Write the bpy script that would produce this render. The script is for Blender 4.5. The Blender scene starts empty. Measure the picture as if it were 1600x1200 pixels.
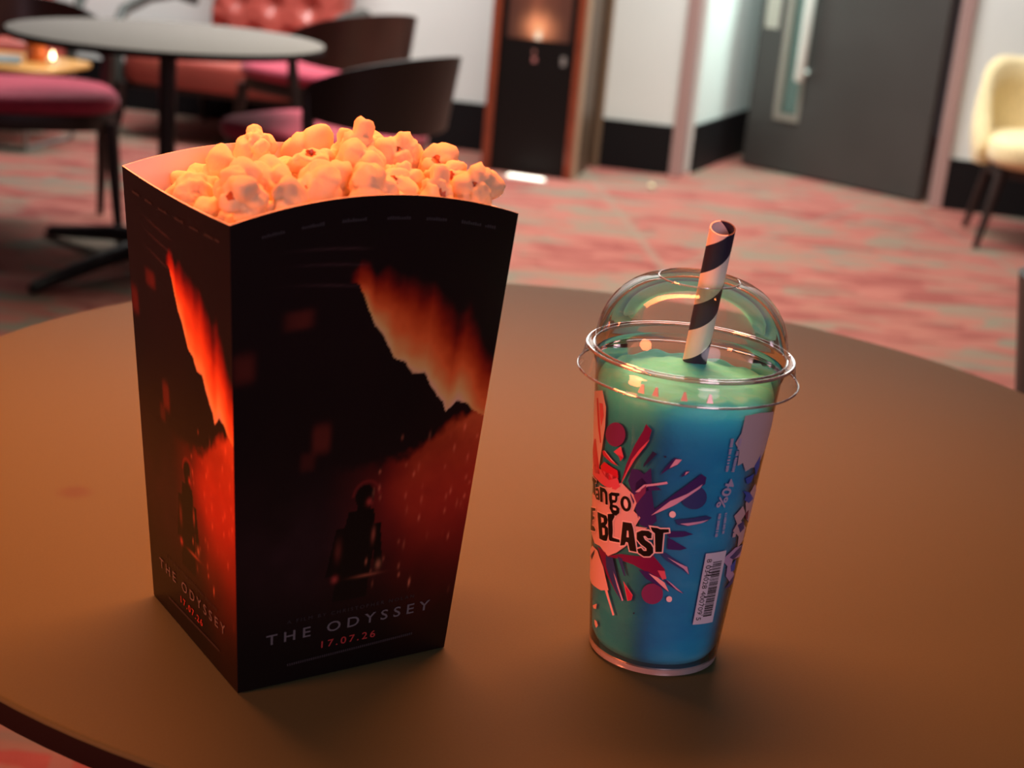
import bpy, bmesh, math, random
import numpy as np
from mathutils import Vector, Matrix
R = random.Random(7)
NR = np.random.default_rng(11)
SC = bpy.context.scene
COL = SC.collection
PI = math.pi

# ------------------------------------------------------------------ camera
TBL = 0.66                                   # height of the table top above the carpet
CAM_H = TBL + 0.32588
F_PX, PITCH, ROLL = 2307.97, 0.30964, 0.09037
fw = Vector((0, math.cos(PITCH), -math.sin(PITCH)))
rt0 = Vector((1, 0, 0)); up0 = rt0.cross(fw)
rt = math.cos(ROLL) * rt0 + math.sin(ROLL) * up0
up = -math.sin(ROLL) * rt0 + math.cos(ROLL) * up0
cd = bpy.data.cameras.new('camera'); cam = bpy.data.objects.new('camera', cd); COL.objects.link(cam)
M = Matrix.Identity(4)
for i in range(3):
    M[i][0], M[i][1], M[i][2] = rt[i], up[i], -fw[i]
M[0][3], M[1][3], M[2][3] = 0, 0, CAM_H
cam.matrix_world = M
cd.sensor_width = 36; cd.lens = 36 * F_PX / 1600; cd.clip_start = 0.02; cd.clip_end = 60
cd.dof.use_dof = True; cd.dof.focus_distance = 0.70; cd.dof.aperture_fstop = 10
SC.camera = cam

# ------------------------------------------------------------------ world, lamps, exposure
SC.view_settings.view_transform = 'Standard'; SC.view_settings.look = 'None'
SC.view_settings.gamma = 1; SC.view_settings.use_curve_mapping = False
SC.view_settings.exposure = 0
SC.cycles.use_denoising = True
W = bpy.data.worlds.new('room_air'); SC.world = W; W.use_nodes = True
bg = W.node_tree.nodes['Background']
bg.inputs[0].default_value = (0.55, 0.42, 0.45, 1); bg.inputs[1].default_value = 0.05

def area(name, loc, target, size, energy, color, shape='DISK', size_y=None, spread=180):
    l = bpy.data.lights.new(name, 'AREA'); l.shape = shape; l.size = size
    if size_y: l.size_y = size_y
    l.energy = energy; l.color = color; l.spread = math.radians(spread)
    o = bpy.data.objects.new(name, l); COL.objects.link(o); o.location = loc
    o.rotation_euler = (Vector(target) - Vector(loc)).to_track_quat('-Z', 'Y').to_euler()
    return o
lamp = area('amber_linear_pendant_light', (-0.14, 0.91, 1.50), (-0.14, 0.91, 0), 0.80, 15, (1, .20, .057), 'RECTANGLE', .13, spread=98)
lamp.rotation_euler = (math.radians(2), 0, .15)
area('red_wall_wash', (-2.2, -.62, 1.22), (-0.05, 0.6, 0.80), .7, 11, (1, .19, .07), spread=70)
area('lounge_ceiling_light', (0.3, 4.0, 2.75), (0.3, 4.0, 0), 1.6, 38, (1, .96, .76), spread=104)
area('wall_ceiling_light', (-0.3, 5.3, 2.75), (-0.2, 6.1, 0.6), 3.6, 170, (.98, 1, .98), 'RECTANGLE', .5)
area('corridor_light', (1.38, 6.08, 1.95), (.78, 6.45, .8), .3, 20, (.76, 1, .93), spread=90)
area('front_fill_light', (0.75, -1.5, 1.30), (0.05, 0.6, 0.74), 0.9, 1.5, (1, .76, .92), spread=60)  # unseen fill added behind the camera for the carton and cup fronts

# ------------------------------------------------------------------ helpers
def tag(o, label=None, cat=None, group=None, kind=None):
    if label: o['label'] = label
    if cat: o['category'] = cat
    if group: o['group'] = group
    if kind: o['kind'] = kind
    return o

def empty(name, loc=(0, 0, 0), rz=0.0):
    o = bpy.data.objects.new(name, None); COL.objects.link(o)
    o.empty_display_size = .05; o.location = loc; o.rotation_euler = (0, 0, rz)
    return o

def copy_tree(o):
    c = o.copy(); COL.objects.link(c)
    for ch in o.children:
        d = ch.copy(); COL.objects.link(d); d.parent = c
        for g in ch.children:
            e = g.copy(); COL.objects.link(e); e.parent = d
    return c

class MB:
    """collects shapes and links them as one mesh object"""
    def __init__(s): s.v = []; s.f = []; s.m = []
    def add(s, v, f, mi=0):
        n = len(s.v); s.v += [tuple(map(float, p)) for p in v]
        s.f += [tuple(i + n for i in q) for q in f]; s.m += [mi] * len(f); return s
    def box(s, a, b, mi=0, M=None):
        x0, y0, z0 = a; x1, y1, z1 = b
        v = [(x0,y0,z0),(x1,y0,z0),(x1,y1,z0),(x0,y1,z0),(x0,y0,z1),(x1,y0,z1),(x1,y1,z1),(x0,y1,z1)]
        if M is not None: v = [M @ Vector(p) for p in v]
        return s.add(v, [(0,3,2,1),(4,5,6,7),(0,1,5,4),(1,2,6,5),(2,3,7,6),(3,0,4,7)], mi)
    def rod(s, pts, rads, n=12, mi=0, cap=True):
        """tapered tube along a poly-line"""
        pts = [Vector(p) for p in pts]; v = []; f = []
        if not hasattr(rads, '__len__'): rads = [rads] * len(pts)
        ref = None
        for i, p in enumerate(pts):
            t = (pts[min(i + 1, len(pts) - 1)] - pts[max(i - 1, 0)]).normalized()
            if ref is None: ref = t.orthogonal().normalized()
            a = (ref - t * ref.dot(t)).normalized(); ref = a; b = t.cross(a)
            for k in range(n):
                g = 2 * PI * k / n
                v.append(p + (a * math.cos(g) + b * math.sin(g)) * rads[i])
        for i in range(len(pts) - 1):
            for k in range(n):
                k2 = (k + 1) % n
                f.append((i*n+k, i*n+k2, (i+1)*n+k2, (i+1)*n+k))
        if cap:
            f.append(tuple(reversed(range(n)))); f.append(tuple(range((len(pts)-1)*n, len(pts)*n)))
        return s.add(v, f, mi)
    def lathe(s, prof, n=64, c=(0, 0), mi=0, closed=False):
        v = []; f = []; m = len(prof)
        for k in range(n):
            g = 2 * PI * k / n
            for r, z in prof: v.append((c[0] + r*math.cos(g), c[1] + r*math.sin(g), z))
        for k in range(n):
            k2 = (k + 1) % n
            for i in range(m if closed else m - 1):
                j = (i + 1) % m
                f.append((k*m+i, k2*m+i, k2*m+j, k*m+j))
        return s.add(v, f, mi)
    def build(s, name, mats, parent=None, smooth=True, bevel=0, angle=35, seg=2):
        me = bpy.data.meshes.new(name); me.from_pydata(s.v, [], s.f)
        if not isinstance(mats, (list, tuple)): mats = [mats]
        for m in mats: me.materials.append(m)
        me.polygons.foreach_set('material_index', s.m)
        me.validate()
        bm = bmesh.new(); bm.from_mesh(me)
        bmesh.ops.remove_doubles(bm, verts=bm.verts, dist=1e-6)
        bmesh.ops.recalc_face_normals(bm, faces=bm.faces)
        if bevel:
            ed = [e for e in bm.edges if len(e.link_faces) == 2 and e.calc_face_angle(0) > math.radians(40)]
            bmesh.ops.bevel(bm, geom=ed, offset=bevel, segments=seg, affect='EDGES', profile=.5, clamp_overlap=True)
        for fc in bm.faces: fc.smooth = smooth
        if smooth:
            for e in bm.edges:
                if len(e.link_faces) == 2 and e.calc_face_angle(0) > math.radians(angle): e.smooth = False
        bm.to_mesh(me); bm.free()
        o = bpy.data.objects.new(name, me); COL.objects.link(o)
        if parent is not None: o.parent = parent
        return o

# ------------------------------------------------------------------ materials
def mat(name, color=(.5, .5, .5), rough=.5, metal=0, noise=0, nscale=20, spec=.5, bump=0, bscale=200, sheen=0, sss=0, sssr=(1,1,1), sscale=.01, attr=None, coat=0):
    m = bpy.data.materials.new(name); m.use_nodes = True
    N = m.node_tree.nodes; L = m.node_tree.links; p = N['Principled BSDF']
    p.inputs['Base Color'].default_value = (*color, 1); p.inputs['Roughness'].default_value = rough
    p.inputs['Metallic'].default_value = metal; p.inputs['Specular IOR Level'].default_value = spec
    p.inputs['Coat Weight'].default_value = coat; p.inputs['Coat Roughness'].default_value = .12
    tc = N.new('ShaderNodeTexCoord')
    if attr:
        a = N.new('ShaderNodeAttribute'); a.attribute_name = attr
        L.new(a.outputs['Color'], p.inputs['Base Color'])
    elif noise:
        n = N.new('ShaderNodeTexNoise'); n.inputs['Scale'].default_value = nscale; n.inputs['Detail'].default_value = 5
        L.new(tc.outputs['Object'], n.inputs['Vector'])
        r = N.new('ShaderNodeMapRange'); r.inputs['From Min'].default_value = .3; r.inputs['From Max'].default_value = .7
        r.inputs['To Min'].default_value = 1 - noise; r.inputs['To Max'].default_value = 1 + noise
        L.new(n.outputs['Fac'], r.inputs['Value'])
        mx = N.new('ShaderNodeMix'); mx.data_type = 'RGBA'; mx.blend_type = 'MULTIPLY'; mx.inputs['Factor'].default_value = 1
        mx.inputs['A'].default_value = (*color, 1); L.new(r.outputs['Result'], mx.inputs['B'])
        L.new(mx.outputs['Result'], p.inputs['Base Color'])
    if bump:
        n = N.new('ShaderNodeTexNoise'); n.inputs['Scale'].default_value = bscale; n.inputs['Detail'].default_value = 4
        L.new(tc.outputs['Object'], n.inputs['Vector'])
        b = N.new('ShaderNodeBump'); b.inputs['Strength'].default_value = bump; b.inputs['Distance'].default_value = .002
        L.new(n.outputs['Fac'], b.inputs['Height']); L.new(b.outputs['Normal'], p.inputs['Normal'])
    if sheen:
        p.inputs['Sheen Weight'].default_value = sheen; p.inputs['Sheen Roughness'].default_value = .4
    if sss:
        p.inputs['Subsurface Weight'].default_value = sss; p.inputs['Subsurface Radius'].default_value = sssr
        p.inputs['Subsurface Scale'].default_value = sscale
    return m

def clear_plastic(name, tint=(.97, .97, .97), haze=.03, hazecol=(.9, .85, .85), rough=.03, gain=1.0):
    """thin clear plastic: sees through, reflects by Fresnel, a trace of milky haze"""
    m = bpy.data.materials.new(name); m.use_nodes = True
    N = m.node_tree.nodes; L = m.node_tree.links; N.remove(N['Principled BSDF']); out = N['Material Output']
    t = N.new('ShaderNodeBsdfTransparent'); t.inputs[0].default_value = (*tint, 1)
    g = N.new('ShaderNodeBsdfGlossy'); g.inputs['Roughness'].default_value = rough
    d = N.new('ShaderNodeBsdfDiffuse'); d.inputs[0].default_value = (*hazecol, 1)
    fr = N.new('ShaderNodeFresnel'); fr.inputs['IOR'].default_value = 1.5
    mu = N.new('ShaderNodeMath'); mu.operation = 'MULTIPLY'; mu.inputs[1].default_value = 1.6 * gain; mu.use_clamp = True
    L.new(fr.outputs[0], mu.inputs[0])
    a = N.new('ShaderNodeMixShader'); a.inputs[0].default_value = haze
    L.new(t.outputs[0], a.inputs[1]); L.new(d.outputs[0], a.inputs[2])
    b = N.new('ShaderNodeMixShader'); L.new(mu.outputs[0], b.inputs[0])
    L.new(a.outputs[0], b.inputs[1]); L.new(g.outputs[0], b.inputs[2]); L.new(b.outputs[0], out.inputs['Surface'])
    return m

def emit(name, color, strength):
    m = bpy.data.materials.new(name); m.use_nodes = True
    p = m.node_tree.nodes['Principled BSDF']
    p.inputs['Base Color'].default_value = (*color, 1); p.inputs['Emission Color'].default_value = (*color, 1)
    p.inputs['Emission Strength'].default_value = strength
    return m

dark_wood = mat('dark_stained_wood', (.018, .009, .008), .42, noise=.3, nscale=14)
brown_veneer = mat('brown_veneer', (.034, .011, .008), .35, noise=.3, nscale=10, coat=.3)
black_metal = mat('black_metal', (.010, .008, .009), .45)
black_edge = mat('black_laminate_edge', (.008, .004, .005), .7, spec=.1)
pink_fabric = mat('raspberry_fabric', (.42, .035, .075), .9, noise=.12, nscale=60, sheen=.2)
white_paint = mat('white_wall_paint', (.76, .78, .75), .85, noise=.02, nscale=3)
black_skirt = mat('black_skirting', (.006, .005, .006), .6, spec=.2)
card_white = mat('white_card', (.86, .84, .83), .7)

# ------------------------------------------------------------------ carpet
def carpet_mat():
    m = bpy.data.materials.new('patterned_carpet'); m.use_nodes = True
    N = m.node_tree.nodes; L = m.node_tree.links; p = N['Principled BSDF']
    p.inputs['Roughness'].default_value = .95; p.inputs['Specular IOR Level'].default_value = .1
    tc = N.new('ShaderNodeTexCoord')
    def vor(scale, sx, sy, rot):
        mp = N.new('ShaderNodeMapping'); mp.inputs['Rotation'].default_value = (0, 0, rot); mp.inputs['Scale'].default_value = (sx, sy, 1)
        L.new(tc.outputs['Object'], mp.inputs['Vector'])
        v = N.new('ShaderNodeTexVoronoi'); v.distance = 'CHEBYCHEV'; v.voronoi_dimensions = '2D'; v.inputs['Scale'].default_value = scale
        L.new(mp.outputs[0], v.inputs['Vector']); s = N.new('ShaderNodeSeparateColor'); L.new(v.outputs['Color'], s.inputs[0]); return s
    a = vor(1, 8, 20, .2); b = vor(1, 2.6, 7, .2)
    ad = N.new('ShaderNodeMath'); ad.operation = 'ADD'; L.new(a.outputs[0], ad.inputs[0]); L.new(b.outputs[1], ad.inputs[1])
    n = N.new('ShaderNodeTexNoise'); n.inputs['Scale'].default_value = 1; n.inputs['Detail'].default_value = 6
    mps = N.new('ShaderNodeMapping'); mps.inputs['Rotation'].default_value = (0, 0, .2); mps.inputs['Scale'].default_value = (6, 26, 1)
    L.new(tc.outputs['Object'], mps.inputs['Vector']); L.new(mps.outputs[0], n.inputs['Vector'])
    ad2 = N.new('ShaderNodeMath'); ad2.operation = 'MULTIPLY_ADD'; L.new(n.outputs['Fac'], ad2.inputs[0]); ad2.inputs[1].default_value = .9
    L.new(ad.outputs[0], ad2.inputs[2])
    dv = N.new('ShaderNodeMath'); dv.operation = 'MULTIPLY'; dv.inputs[1].default_value = 1/2.9; L.new(ad2.outputs[0], dv.inputs[0])
    cr = N.new('ShaderNodeValToRGB'); L.new(dv.outputs[0], cr.inputs[0]); e = cr.color_ramp
    e.elements[0].position = .30; e.elements[0].color = (.21, .058, .050, 1)
    e.elements[1].position = .80; e.elements[1].color = (.155, .13, .105, 1)
    for pos, c in ((.42, (.30, .102, .084)), (.52, (.285, .102, .080)), (.58, (.21, .125, .095)), (.68, (.18, .142, .108))):
        q = e.elements.new(pos); q.color = (*c, 1)
    # thin grey lines woven across the pattern
    def line(rot, period, width, off):
        mp = N.new('ShaderNodeMapping'); mp.inputs['Rotation'].default_value = (0, 0, rot); L.new(tc.outputs['Object'], mp.inputs['Vector'])
        sx = N.new('ShaderNodeSeparateXYZ'); L.new(mp.outputs[0], sx.inputs[0])
        o = N.new('ShaderNodeMath'); o.operation = 'ADD'; o.inputs[1].default_value = off; L.new(sx.outputs[0], o.inputs[0])
        pp = N.new('ShaderNodeMath'); pp.operation = 'PINGPONG'; pp.inputs[1].default_value = period; L.new(o.outputs[0], pp.inputs[0])
        lt = N.new('ShaderNodeMath'); lt.operation = 'LESS_THAN'; lt.inputs[1].default_value = width; L.new(pp.outputs[0], lt.inputs[0]); return lt
    l1 = line(-.12, .62, .014, .30); l2 = line(.55, .9, .014, .1)
    mx = N.new('ShaderNodeMath'); mx.operation = 'MAXIMUM'; L.new(l1.outputs[0], mx.inputs[0]); L.new(l2.outputs[0], mx.inputs[1])
    ml = N.new('ShaderNodeMath'); ml.operation = 'MULTIPLY'; ml.inputs[1].default_value = .55; L.new(mx.outputs[0], ml.inputs[0])
    mc = N.new('ShaderNodeMix'); mc.data_type = 'RGBA'; L.new(ml.outputs[0], mc.inputs['Factor']); L.new(cr.outputs[0], mc.inputs['A'])
    mc.inputs['B'].default_value = (.20, .15, .115, 1)
    L.new(mc.outputs['Result'], p.inputs['Base Color'])
    b2 = N.new('ShaderNodeTexNoise'); b2.inputs['Scale'].default_value = 260; L.new(tc.outputs['Object'], b2.inputs['Vector'])
    bp = N.new('ShaderNodeBump'); bp.inputs['Strength'].default_value = .4; bp.inputs['Distance'].default_value = .004
    L.new(b2.outputs['Fac'], bp.inputs['Height']); L.new(bp.outputs[0], p.inputs['Normal'])
    return m
tag(MB().box((-4.5, -2.5, -.05), (4.5, 8.2, 0)).build('floor', carpet_mat(), smooth=False), kind='structure')

# ------------------------------------------------------------------ back wall, slightly turned from the camera
WS = -.2                                         # slope of the wall line
WN = math.hypot(1, WS); WA = math.atan(WS)
def wall_frame(x): return Matrix.Translation((x, 6.22 + WS * x, 0)) @ Matrix.Rotation(WA, 4, 'Z')   # local x along wall, -y into the room
def on_wall(name, x0, x1, z0, z1, depth, m, back=0.0, bevel=0, parent=None, kind='structure'):
    L_ = (x1 - x0) * WN
    o = MB().box((0, -depth, z0), (L_, back, z1)).build(name, m, parent, smooth=False, bevel=bevel)
    o.matrix_world = wall_frame(x0)
    if kind: o['kind'] = kind
    return o
on_wall('wall_back', -3.6, .575, 0, 2.85, 0, white_paint, .12)
on_wall('wall_right', 1.640, 3.6, 0, 2.85, 0, white_paint, .12)
on_wall('baseboard_back', -3.6, .565, 0, .20, .014, black_skirt)
on_wall('baseboard_right', 1.645, 3.6, 0, .20, .014, black_skirt)
on_wall('trim_1', .207, .232, 0, 2.6, .03, mat('dark_gap_wood', (.035, .022, .014), .5))
on_wall('trim_2', .232, .262, 0, 2.6, .04, mat('brown_trim_wood', (.085, .042, .022), .5, noise=.2))
on_wall('trim_3', .262, .278, 0, 2.6, .05, mat('tan_trim_wood', (.22, .14, .085), .5))
jamb_m = mat('pink_grey_metal', (.42, .27, .25), .45, metal=.1)
on_wall('trim_4', .568, .618, 0, 2.15, .02, jamb_m, .12, bevel=.003)
on_wall('trim_5', 1.598, 1.645, 0, 2.15, .02, jamb_m, .12, bevel=.003)
on_wall('trim_6', .568, 1.645, 2.12, 2.18, .02, jamb_m, .12)
on_wall('wall_over_door', .5, 1.70, 2.16, 2.85, 0, white_paint, .12)
# corridor behind the open door
pc0 = Vector((.66, 6.20)); pc1 = Vector((1.30, 7.75))
cw = MB(); dn = (pc1 - pc0).normalized(); nn = Vector((-dn.y, dn.x)) * .08
cw.add([(pc0.x, pc0.y, 0), (pc1.x, pc1.y, 0), (pc1.x + nn.x, pc1.y + nn.y, 0), (pc0.x + nn.x, pc0.y + nn.y, 0),
        (pc0.x, pc0.y, 2.85), (pc1.x, pc1.y, 2.85), (pc1.x + nn.x, pc1.y + nn.y, 2.85), (pc0.x + nn.x, pc0.y + nn.y, 2.85)],
       [(0,3,2,1),(4,5,6,7),(0,1,5,4),(1,2,6,5),(2,3,7,6),(3,0,4,7)])
tag(cw.build('wall_corridor', white_paint, smooth=False), kind='structure')
cb = MB(); n2 = Vector((dn.y, -dn.x)) * .014
cb.add([(pc0.x + n2.x, pc0.y + n2.y, 0), (pc1.x + n2.x, pc1.y + n2.y, 0), (pc1.x, pc1.y, 0), (pc0.x, pc0.y, 0),
        (pc0.x + n2.x, pc0.y + n2.y, .2), (pc1.x + n2.x, pc1.y + n2.y, .2), (pc1.x, pc1.y, .2), (pc0.x, pc0.y, .2)],
       [(0,3,2,1),(4,5,6,7),(0,1,5,4),(1,2,6,5),(2,3,7,6),(3,0,4,7)])
tag(cb.build('baseboard_corridor', black_skirt, smooth=False), kind='structure')

# ------------------------------------------------------------------ grey door, standing open into the corridor, hinged at the right jamb
d0 = Vector((1.597, 6.00)); d1 = Vector((.955, 6.59)); dl = (d1 - d0).length
dang = math.atan2(d1.y - d0.y, d1.x - d0.x)
door = empty('door_1', (d0.x, d0.y, 0), dang); door['kind'] = 'structure'
door_m = mat('charcoal_door_paint', (.048, .044, .041), .45, noise=.08, nscale=4)
steel = mat('brushed_steel', (.55, .54, .50), .32, metal=.9)
gx0, gx1, gz0 = .615, .735, .255               # glass slot, measured from the hinge
slab = MB(); T = .045
slab.box((0, 0, .008), (gx0, T, 2.1)); slab.box((gx1, 0, .008), (dl, T, 2.1)); slab.box((gx0, 0, .008), (gx1, T, gz0)); slab.box((gx0, 0, 1.9), (gx1, T, 2.1))
slab.build('door_leaf', door_m, door, smooth=False)
fr = MB()
fr.box((gx0 - .004, -.002, gz0 - .004), (gx0 + .012, T + .006, 1.9)); fr.box((gx1 - .022, -.002, gz0 - .004), (gx1 + .004, T + .008, 1.9)); fr.box((gx0 - .004, -.002, gz0 - .030), (gx1 + .004, T + .008, gz0))
fr.build('glazing_frame', mat('warm_grey_frame', (.30, .27, .23), .45, metal=.3), door, smooth=False)
MB().box((gx0 + .01, .018, gz0), (gx1 - .02, .026, 1.9)).build('vision_glass', mat('green_glass', (.10, .17, .15), .12, spec=.6), door, smooth=False)
hd = MB(); hx = .605
hd.rod([(hx, T + .002, .44), (hx, T + .05, .44)], .011); hd.rod([(hx, T + .002, 1.3), (hx, T + .05, 1.3)], .011)
hd.rod([(hx, T + .05, .402), (hx, T + .05, .412), (hx, T + .05, 1.34)], [.016, .022, .022], 16)
hd.build('pull_handle', mat('bright_satin_steel', (.86, .92, .86), .5, metal=0), door)
MB().box((.775, T, .60), (.845, T + .004, .90)).build('push_plate', mat('pale_plate', (.42, .40, .34), .5), door, smooth=False)

# ------------------------------------------------------------------ wooden tub chairs with raspberry seats
def shell_mesh(low=.425, th=.011):
    mb = MB(); n = 40; k = 8; v = []; f = []
    for side in (0, 1):
        for i in range(n + 1):
            t = PI * i / n; s = max(math.sin(t), 0)
            top = .53 + .095 * s ** .8; bot = .46 + (low - .46) * s
            for j in range(k + 1):
                z = bot + (top - bot) * j / k
                fl = (z - .42) * .16 * s
                rx = .238 + fl - side * th; ry = .215 + fl - side * th
                v.append((rx * math.cos(t), .085 + ry * s, z))
    m = (n + 1) * (k + 1)
    for i in range(n):
        for j in range(k):
            a = i * (k + 1) + j; b = a + k + 1
            f.append((a, b, b + 1, a + 1)); f.append((m + a, m + a + 1, m + b + 1, m + b))
        for j in (0, k):
            a = i * (k + 1) + j; b = a + k + 1; f.append((a, m + a, m + b, b) if j == 0 else (a, b, m + b, m + a))
    for i in (0, n):
        for j in range(k):
            a = i * (k + 1) + j; f.append((a, a + 1, m + a + 1, m + a))
    return mb.add(v, f)

def super_disc(rx, ry, p=3.2, n=48):
    o = []
    for i in range(n):
        t = 2 * PI * i / n; c, s = math.cos(t), math.sin(t)
        o.append((rx * abs(c) ** (2 / p) * (1 if c > 0 else -1), ry * abs(s) ** (2 / p) * (1 if s > 0 else -1)))
    return o

def pad(mb, rx, ry, z0, z1, crown=.012, p=3.2, edge=.02, c=(0, 0), mi=0):
    """soft cushion: rounded-square plan, rounded edges, crowned top"""
    o = super_disc(rx, ry, p); n = len(o); rings = []
    h = z1 - z0; ed = min(edge, h * .5)
    for a in range(0, 5):
        g = a / 4 * PI / 2; rings.append((-(1 - math.sin(g)) * ed, z0 + ed - math.cos(g) * ed))
    for a in range(0, 5):
        g = a / 4 * PI / 2; rings.append((-(1 - math.cos(g)) * ed, z1 - ed + math.sin(g) * ed))
    v = []; f = []
    for d, z in rings:
        for x, y in o: v.append((c[0] + x * (rx + d) / rx, c[1] + y * (ry + d) / ry, z))
    for q in range(1, 6):
        s = 1 - q / 6
        for x, y in o: v.append((c[0] + x * (rx - ed) / rx * s, c[1] + y * (ry - ed) / ry * s, z1 + crown * (1 - s * s)))
    m = len(rings) + 5
    for r in range(m - 1):
        for i in range(n):
            j = (i + 1) % n; f.append((r*n+i, r*n+j, (r+1)*n+j, (r+1)*n+i))
    f.append(tuple(reversed(range(n)))); f.append(tuple(range((m-1)*n, m*n)))
    return mb.add(v, f, mi)

def make_chair(label):
    t = empty('tub_chair'); tag(t, label, 'chair', 'wooden tub chairs with raspberry seats')
    pad(MB(), .235, .245, .362, .408, .008, c=(0, -.03)).build('seat', pink_fabric, t)
    fr_ = MB(); pad(fr_, .222, .232, .318, .364, 0, edge=.006, c=(0, -.03)); fr_.build('seat_frame', dark_wood, t)
    shell_mesh().build('backrest', brown_veneer, t, angle=50)
    for s in (-1, 1):
        MB().rod([(s * .195, -.20, .335), (s * .205, -.215, .2), (s * .218, -.235, 0)], [.021, .018, .011], 14).build('leg', dark_wood, t)
        MB().rod([(s * .231, .088, .522), (s * .226, .10, .40), (s * .222, .13, .25), (s * .222, .19, 0)], [.013, .019, .019, .011], 14).build('leg', dark_wood, t)
    return t
dark_veneer = mat('darkened_veneer', (.010, .005, .005), .45)  # darker copy of the brown veneer for two chair backs
def darken_back(o):
    for ch in o.children:
        if ch.name.startswith('backrest'):
            ch.material_slots[0].link = 'OBJECT'; ch.material_slots[0].material = dark_veneer
    return o
chair = make_chair('dark wooden tub chair with raspberry seat, left of the round grey table')
def put(o, x, y, rz, label=None):
    o.location = (x, y, 0); o.rotation_euler = (0, 0, rz)
    if label: o['label'] = label
    return o
put(chair, -1.42, 4.141, .42)
darken_back(put(copy_tree(chair), -.525, 3.89, -2.1, 'dark wooden tub chair directly behind the popcorn, its black curved back turned to us'))
put(copy_tree(chair), -.745, 5.2, -2.28, 'brown-backed wooden tub chair farther back, standing in front of the red tufted armchair')
darken_back(put(copy_tree(chair), .924, 1.70, PI / 2, 'black tub chair cut off by the right edge, beyond the big brown table'))
hi = shell_mesh(.505).build('backrest', brown_veneer, angle=50); [c for c in chair.children if c.name == 'backrest'][0].data = hi.data; bpy.data.objects.remove(hi)

# ------------------------------------------------------------------ round tables
def round_table(label, x, y, top_z, rad, th, top_m, feet_rot, name='round_table'):
    t = empty(name, (x, y, 0)); tag(t, label, 'table')
    b = .002
    MB().lathe([(0, top_z), (rad - b, top_z), (rad - b * .3, top_z - b * .3), (rad, top_z - b), (rad, top_z - th + b), (rad - b, top_z - th), (0, top_z - th)], 160).build('tabletop', [top_m], t, angle=60)
    MB().lathe([(rad + .0002, top_z - .0022), (rad + .0004, top_z - .003), (rad + .0004, top_z - th + .001), (rad - .004, top_z - th - .0004), (rad - .03, top_z - th - .0004)], 160).build('edge_band', black_edge, t)
    MB().rod([(0, 0, .05), (0, 0, top_z - th - .006)], .0225, 24).build('pedestal', black_metal, t)
    MB().lathe([(0, top_z - th - .0005), (.12, top_z - th - .0005), (.12, top_z - th - .006), (.03, top_z - th - .014), (0, top_z - th - .014)], 32).build('mounting_plate', black_metal, t)
    for k in range(4):
        a = feet_rot + k * PI / 2; c, s = math.cos(a), math.sin(a)
        MB().rod([(c * .01, s * .01, .075), (c * .2, s * .2, .055), (c * .43, s * .43, .018), (c * .45, s * .45, .012)], [.026, .022, .016, .012], 12).build('foot', black_metal, t)
    return t
def table_mat(name, col, stain=None, rough=.6):
    m = mat(name, col, rough, spec=.2)
    N = m.node_tree.nodes; L = m.node_tree.links; p = N['Principled BSDF']; tc = N.new('ShaderNodeTexCoord')
    n = N.new('ShaderNodeTexNoise'); n.inputs['Scale'].default_value = 900; n.inputs['Detail'].default_value = 3; L.new(tc.outputs['Object'], n.inputs['Vector'])
    r = N.new('ShaderNodeMapRange'); r.inputs['To Min'].default_value = .88; r.inputs['To Max'].default_value = 1.12; L.new(n.outputs['Fac'], r.inputs['Value'])
    mx = N.new('ShaderNodeMix'); mx.data_type = 'RGBA'; mx.blend_type = 'MULTIPLY'; mx.inputs['Factor'].default_value = 1
    mx.inputs['A'].default_value = (*col, 1); L.new(r.outputs[0], mx.inputs['B']); last = mx.outputs['Result']
    if stain:
        d = N.new('ShaderNodeVectorMath'); d.operation = 'DISTANCE'; L.new(tc.outputs['Object'], d.inputs[0]); d.inputs[1].default_value = stain
        q = N.new('ShaderNodeMapRange'); q.interpolation_type = 'SMOOTHSTEP'; q.inputs['From Min'].default_value = .003; q.inputs['From Max'].default_value = .013
        q.inputs['To Min'].default_value = .45; q.inputs['To Max'].default_value = 0; L.new(d.outputs['Value'], q.inputs['Value'])
        m2 = N.new('ShaderNodeMix'); m2.data_type = 'RGBA'; L.new(q.outputs[0], m2.inputs['Factor']); L.new(last, m2.inputs['A']); m2.inputs['B'].default_value = (.05, .02, .015, 1)
        last = m2.outputs['Result']
    L.new(last, p.inputs['Base Color'])
    return m
TX, TY = .03401, .89463
round_table('large round brown-lit table in the foreground under the popcorn and the blue drink', TX, TY, TBL, .42856, .0135,
            table_mat('warm_grey_laminate', (.062, .076, .034), (-.235 - TX + 0, .752 - TY, TBL)), .9)
round_table('round grey-topped pedestal table among the chairs in the background', -.953, 3.834, .607, .396, .018,
            table_mat('grey_laminate', (.19, .165, .155), None, .8), math.atan2(-.387, -.227))

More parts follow.
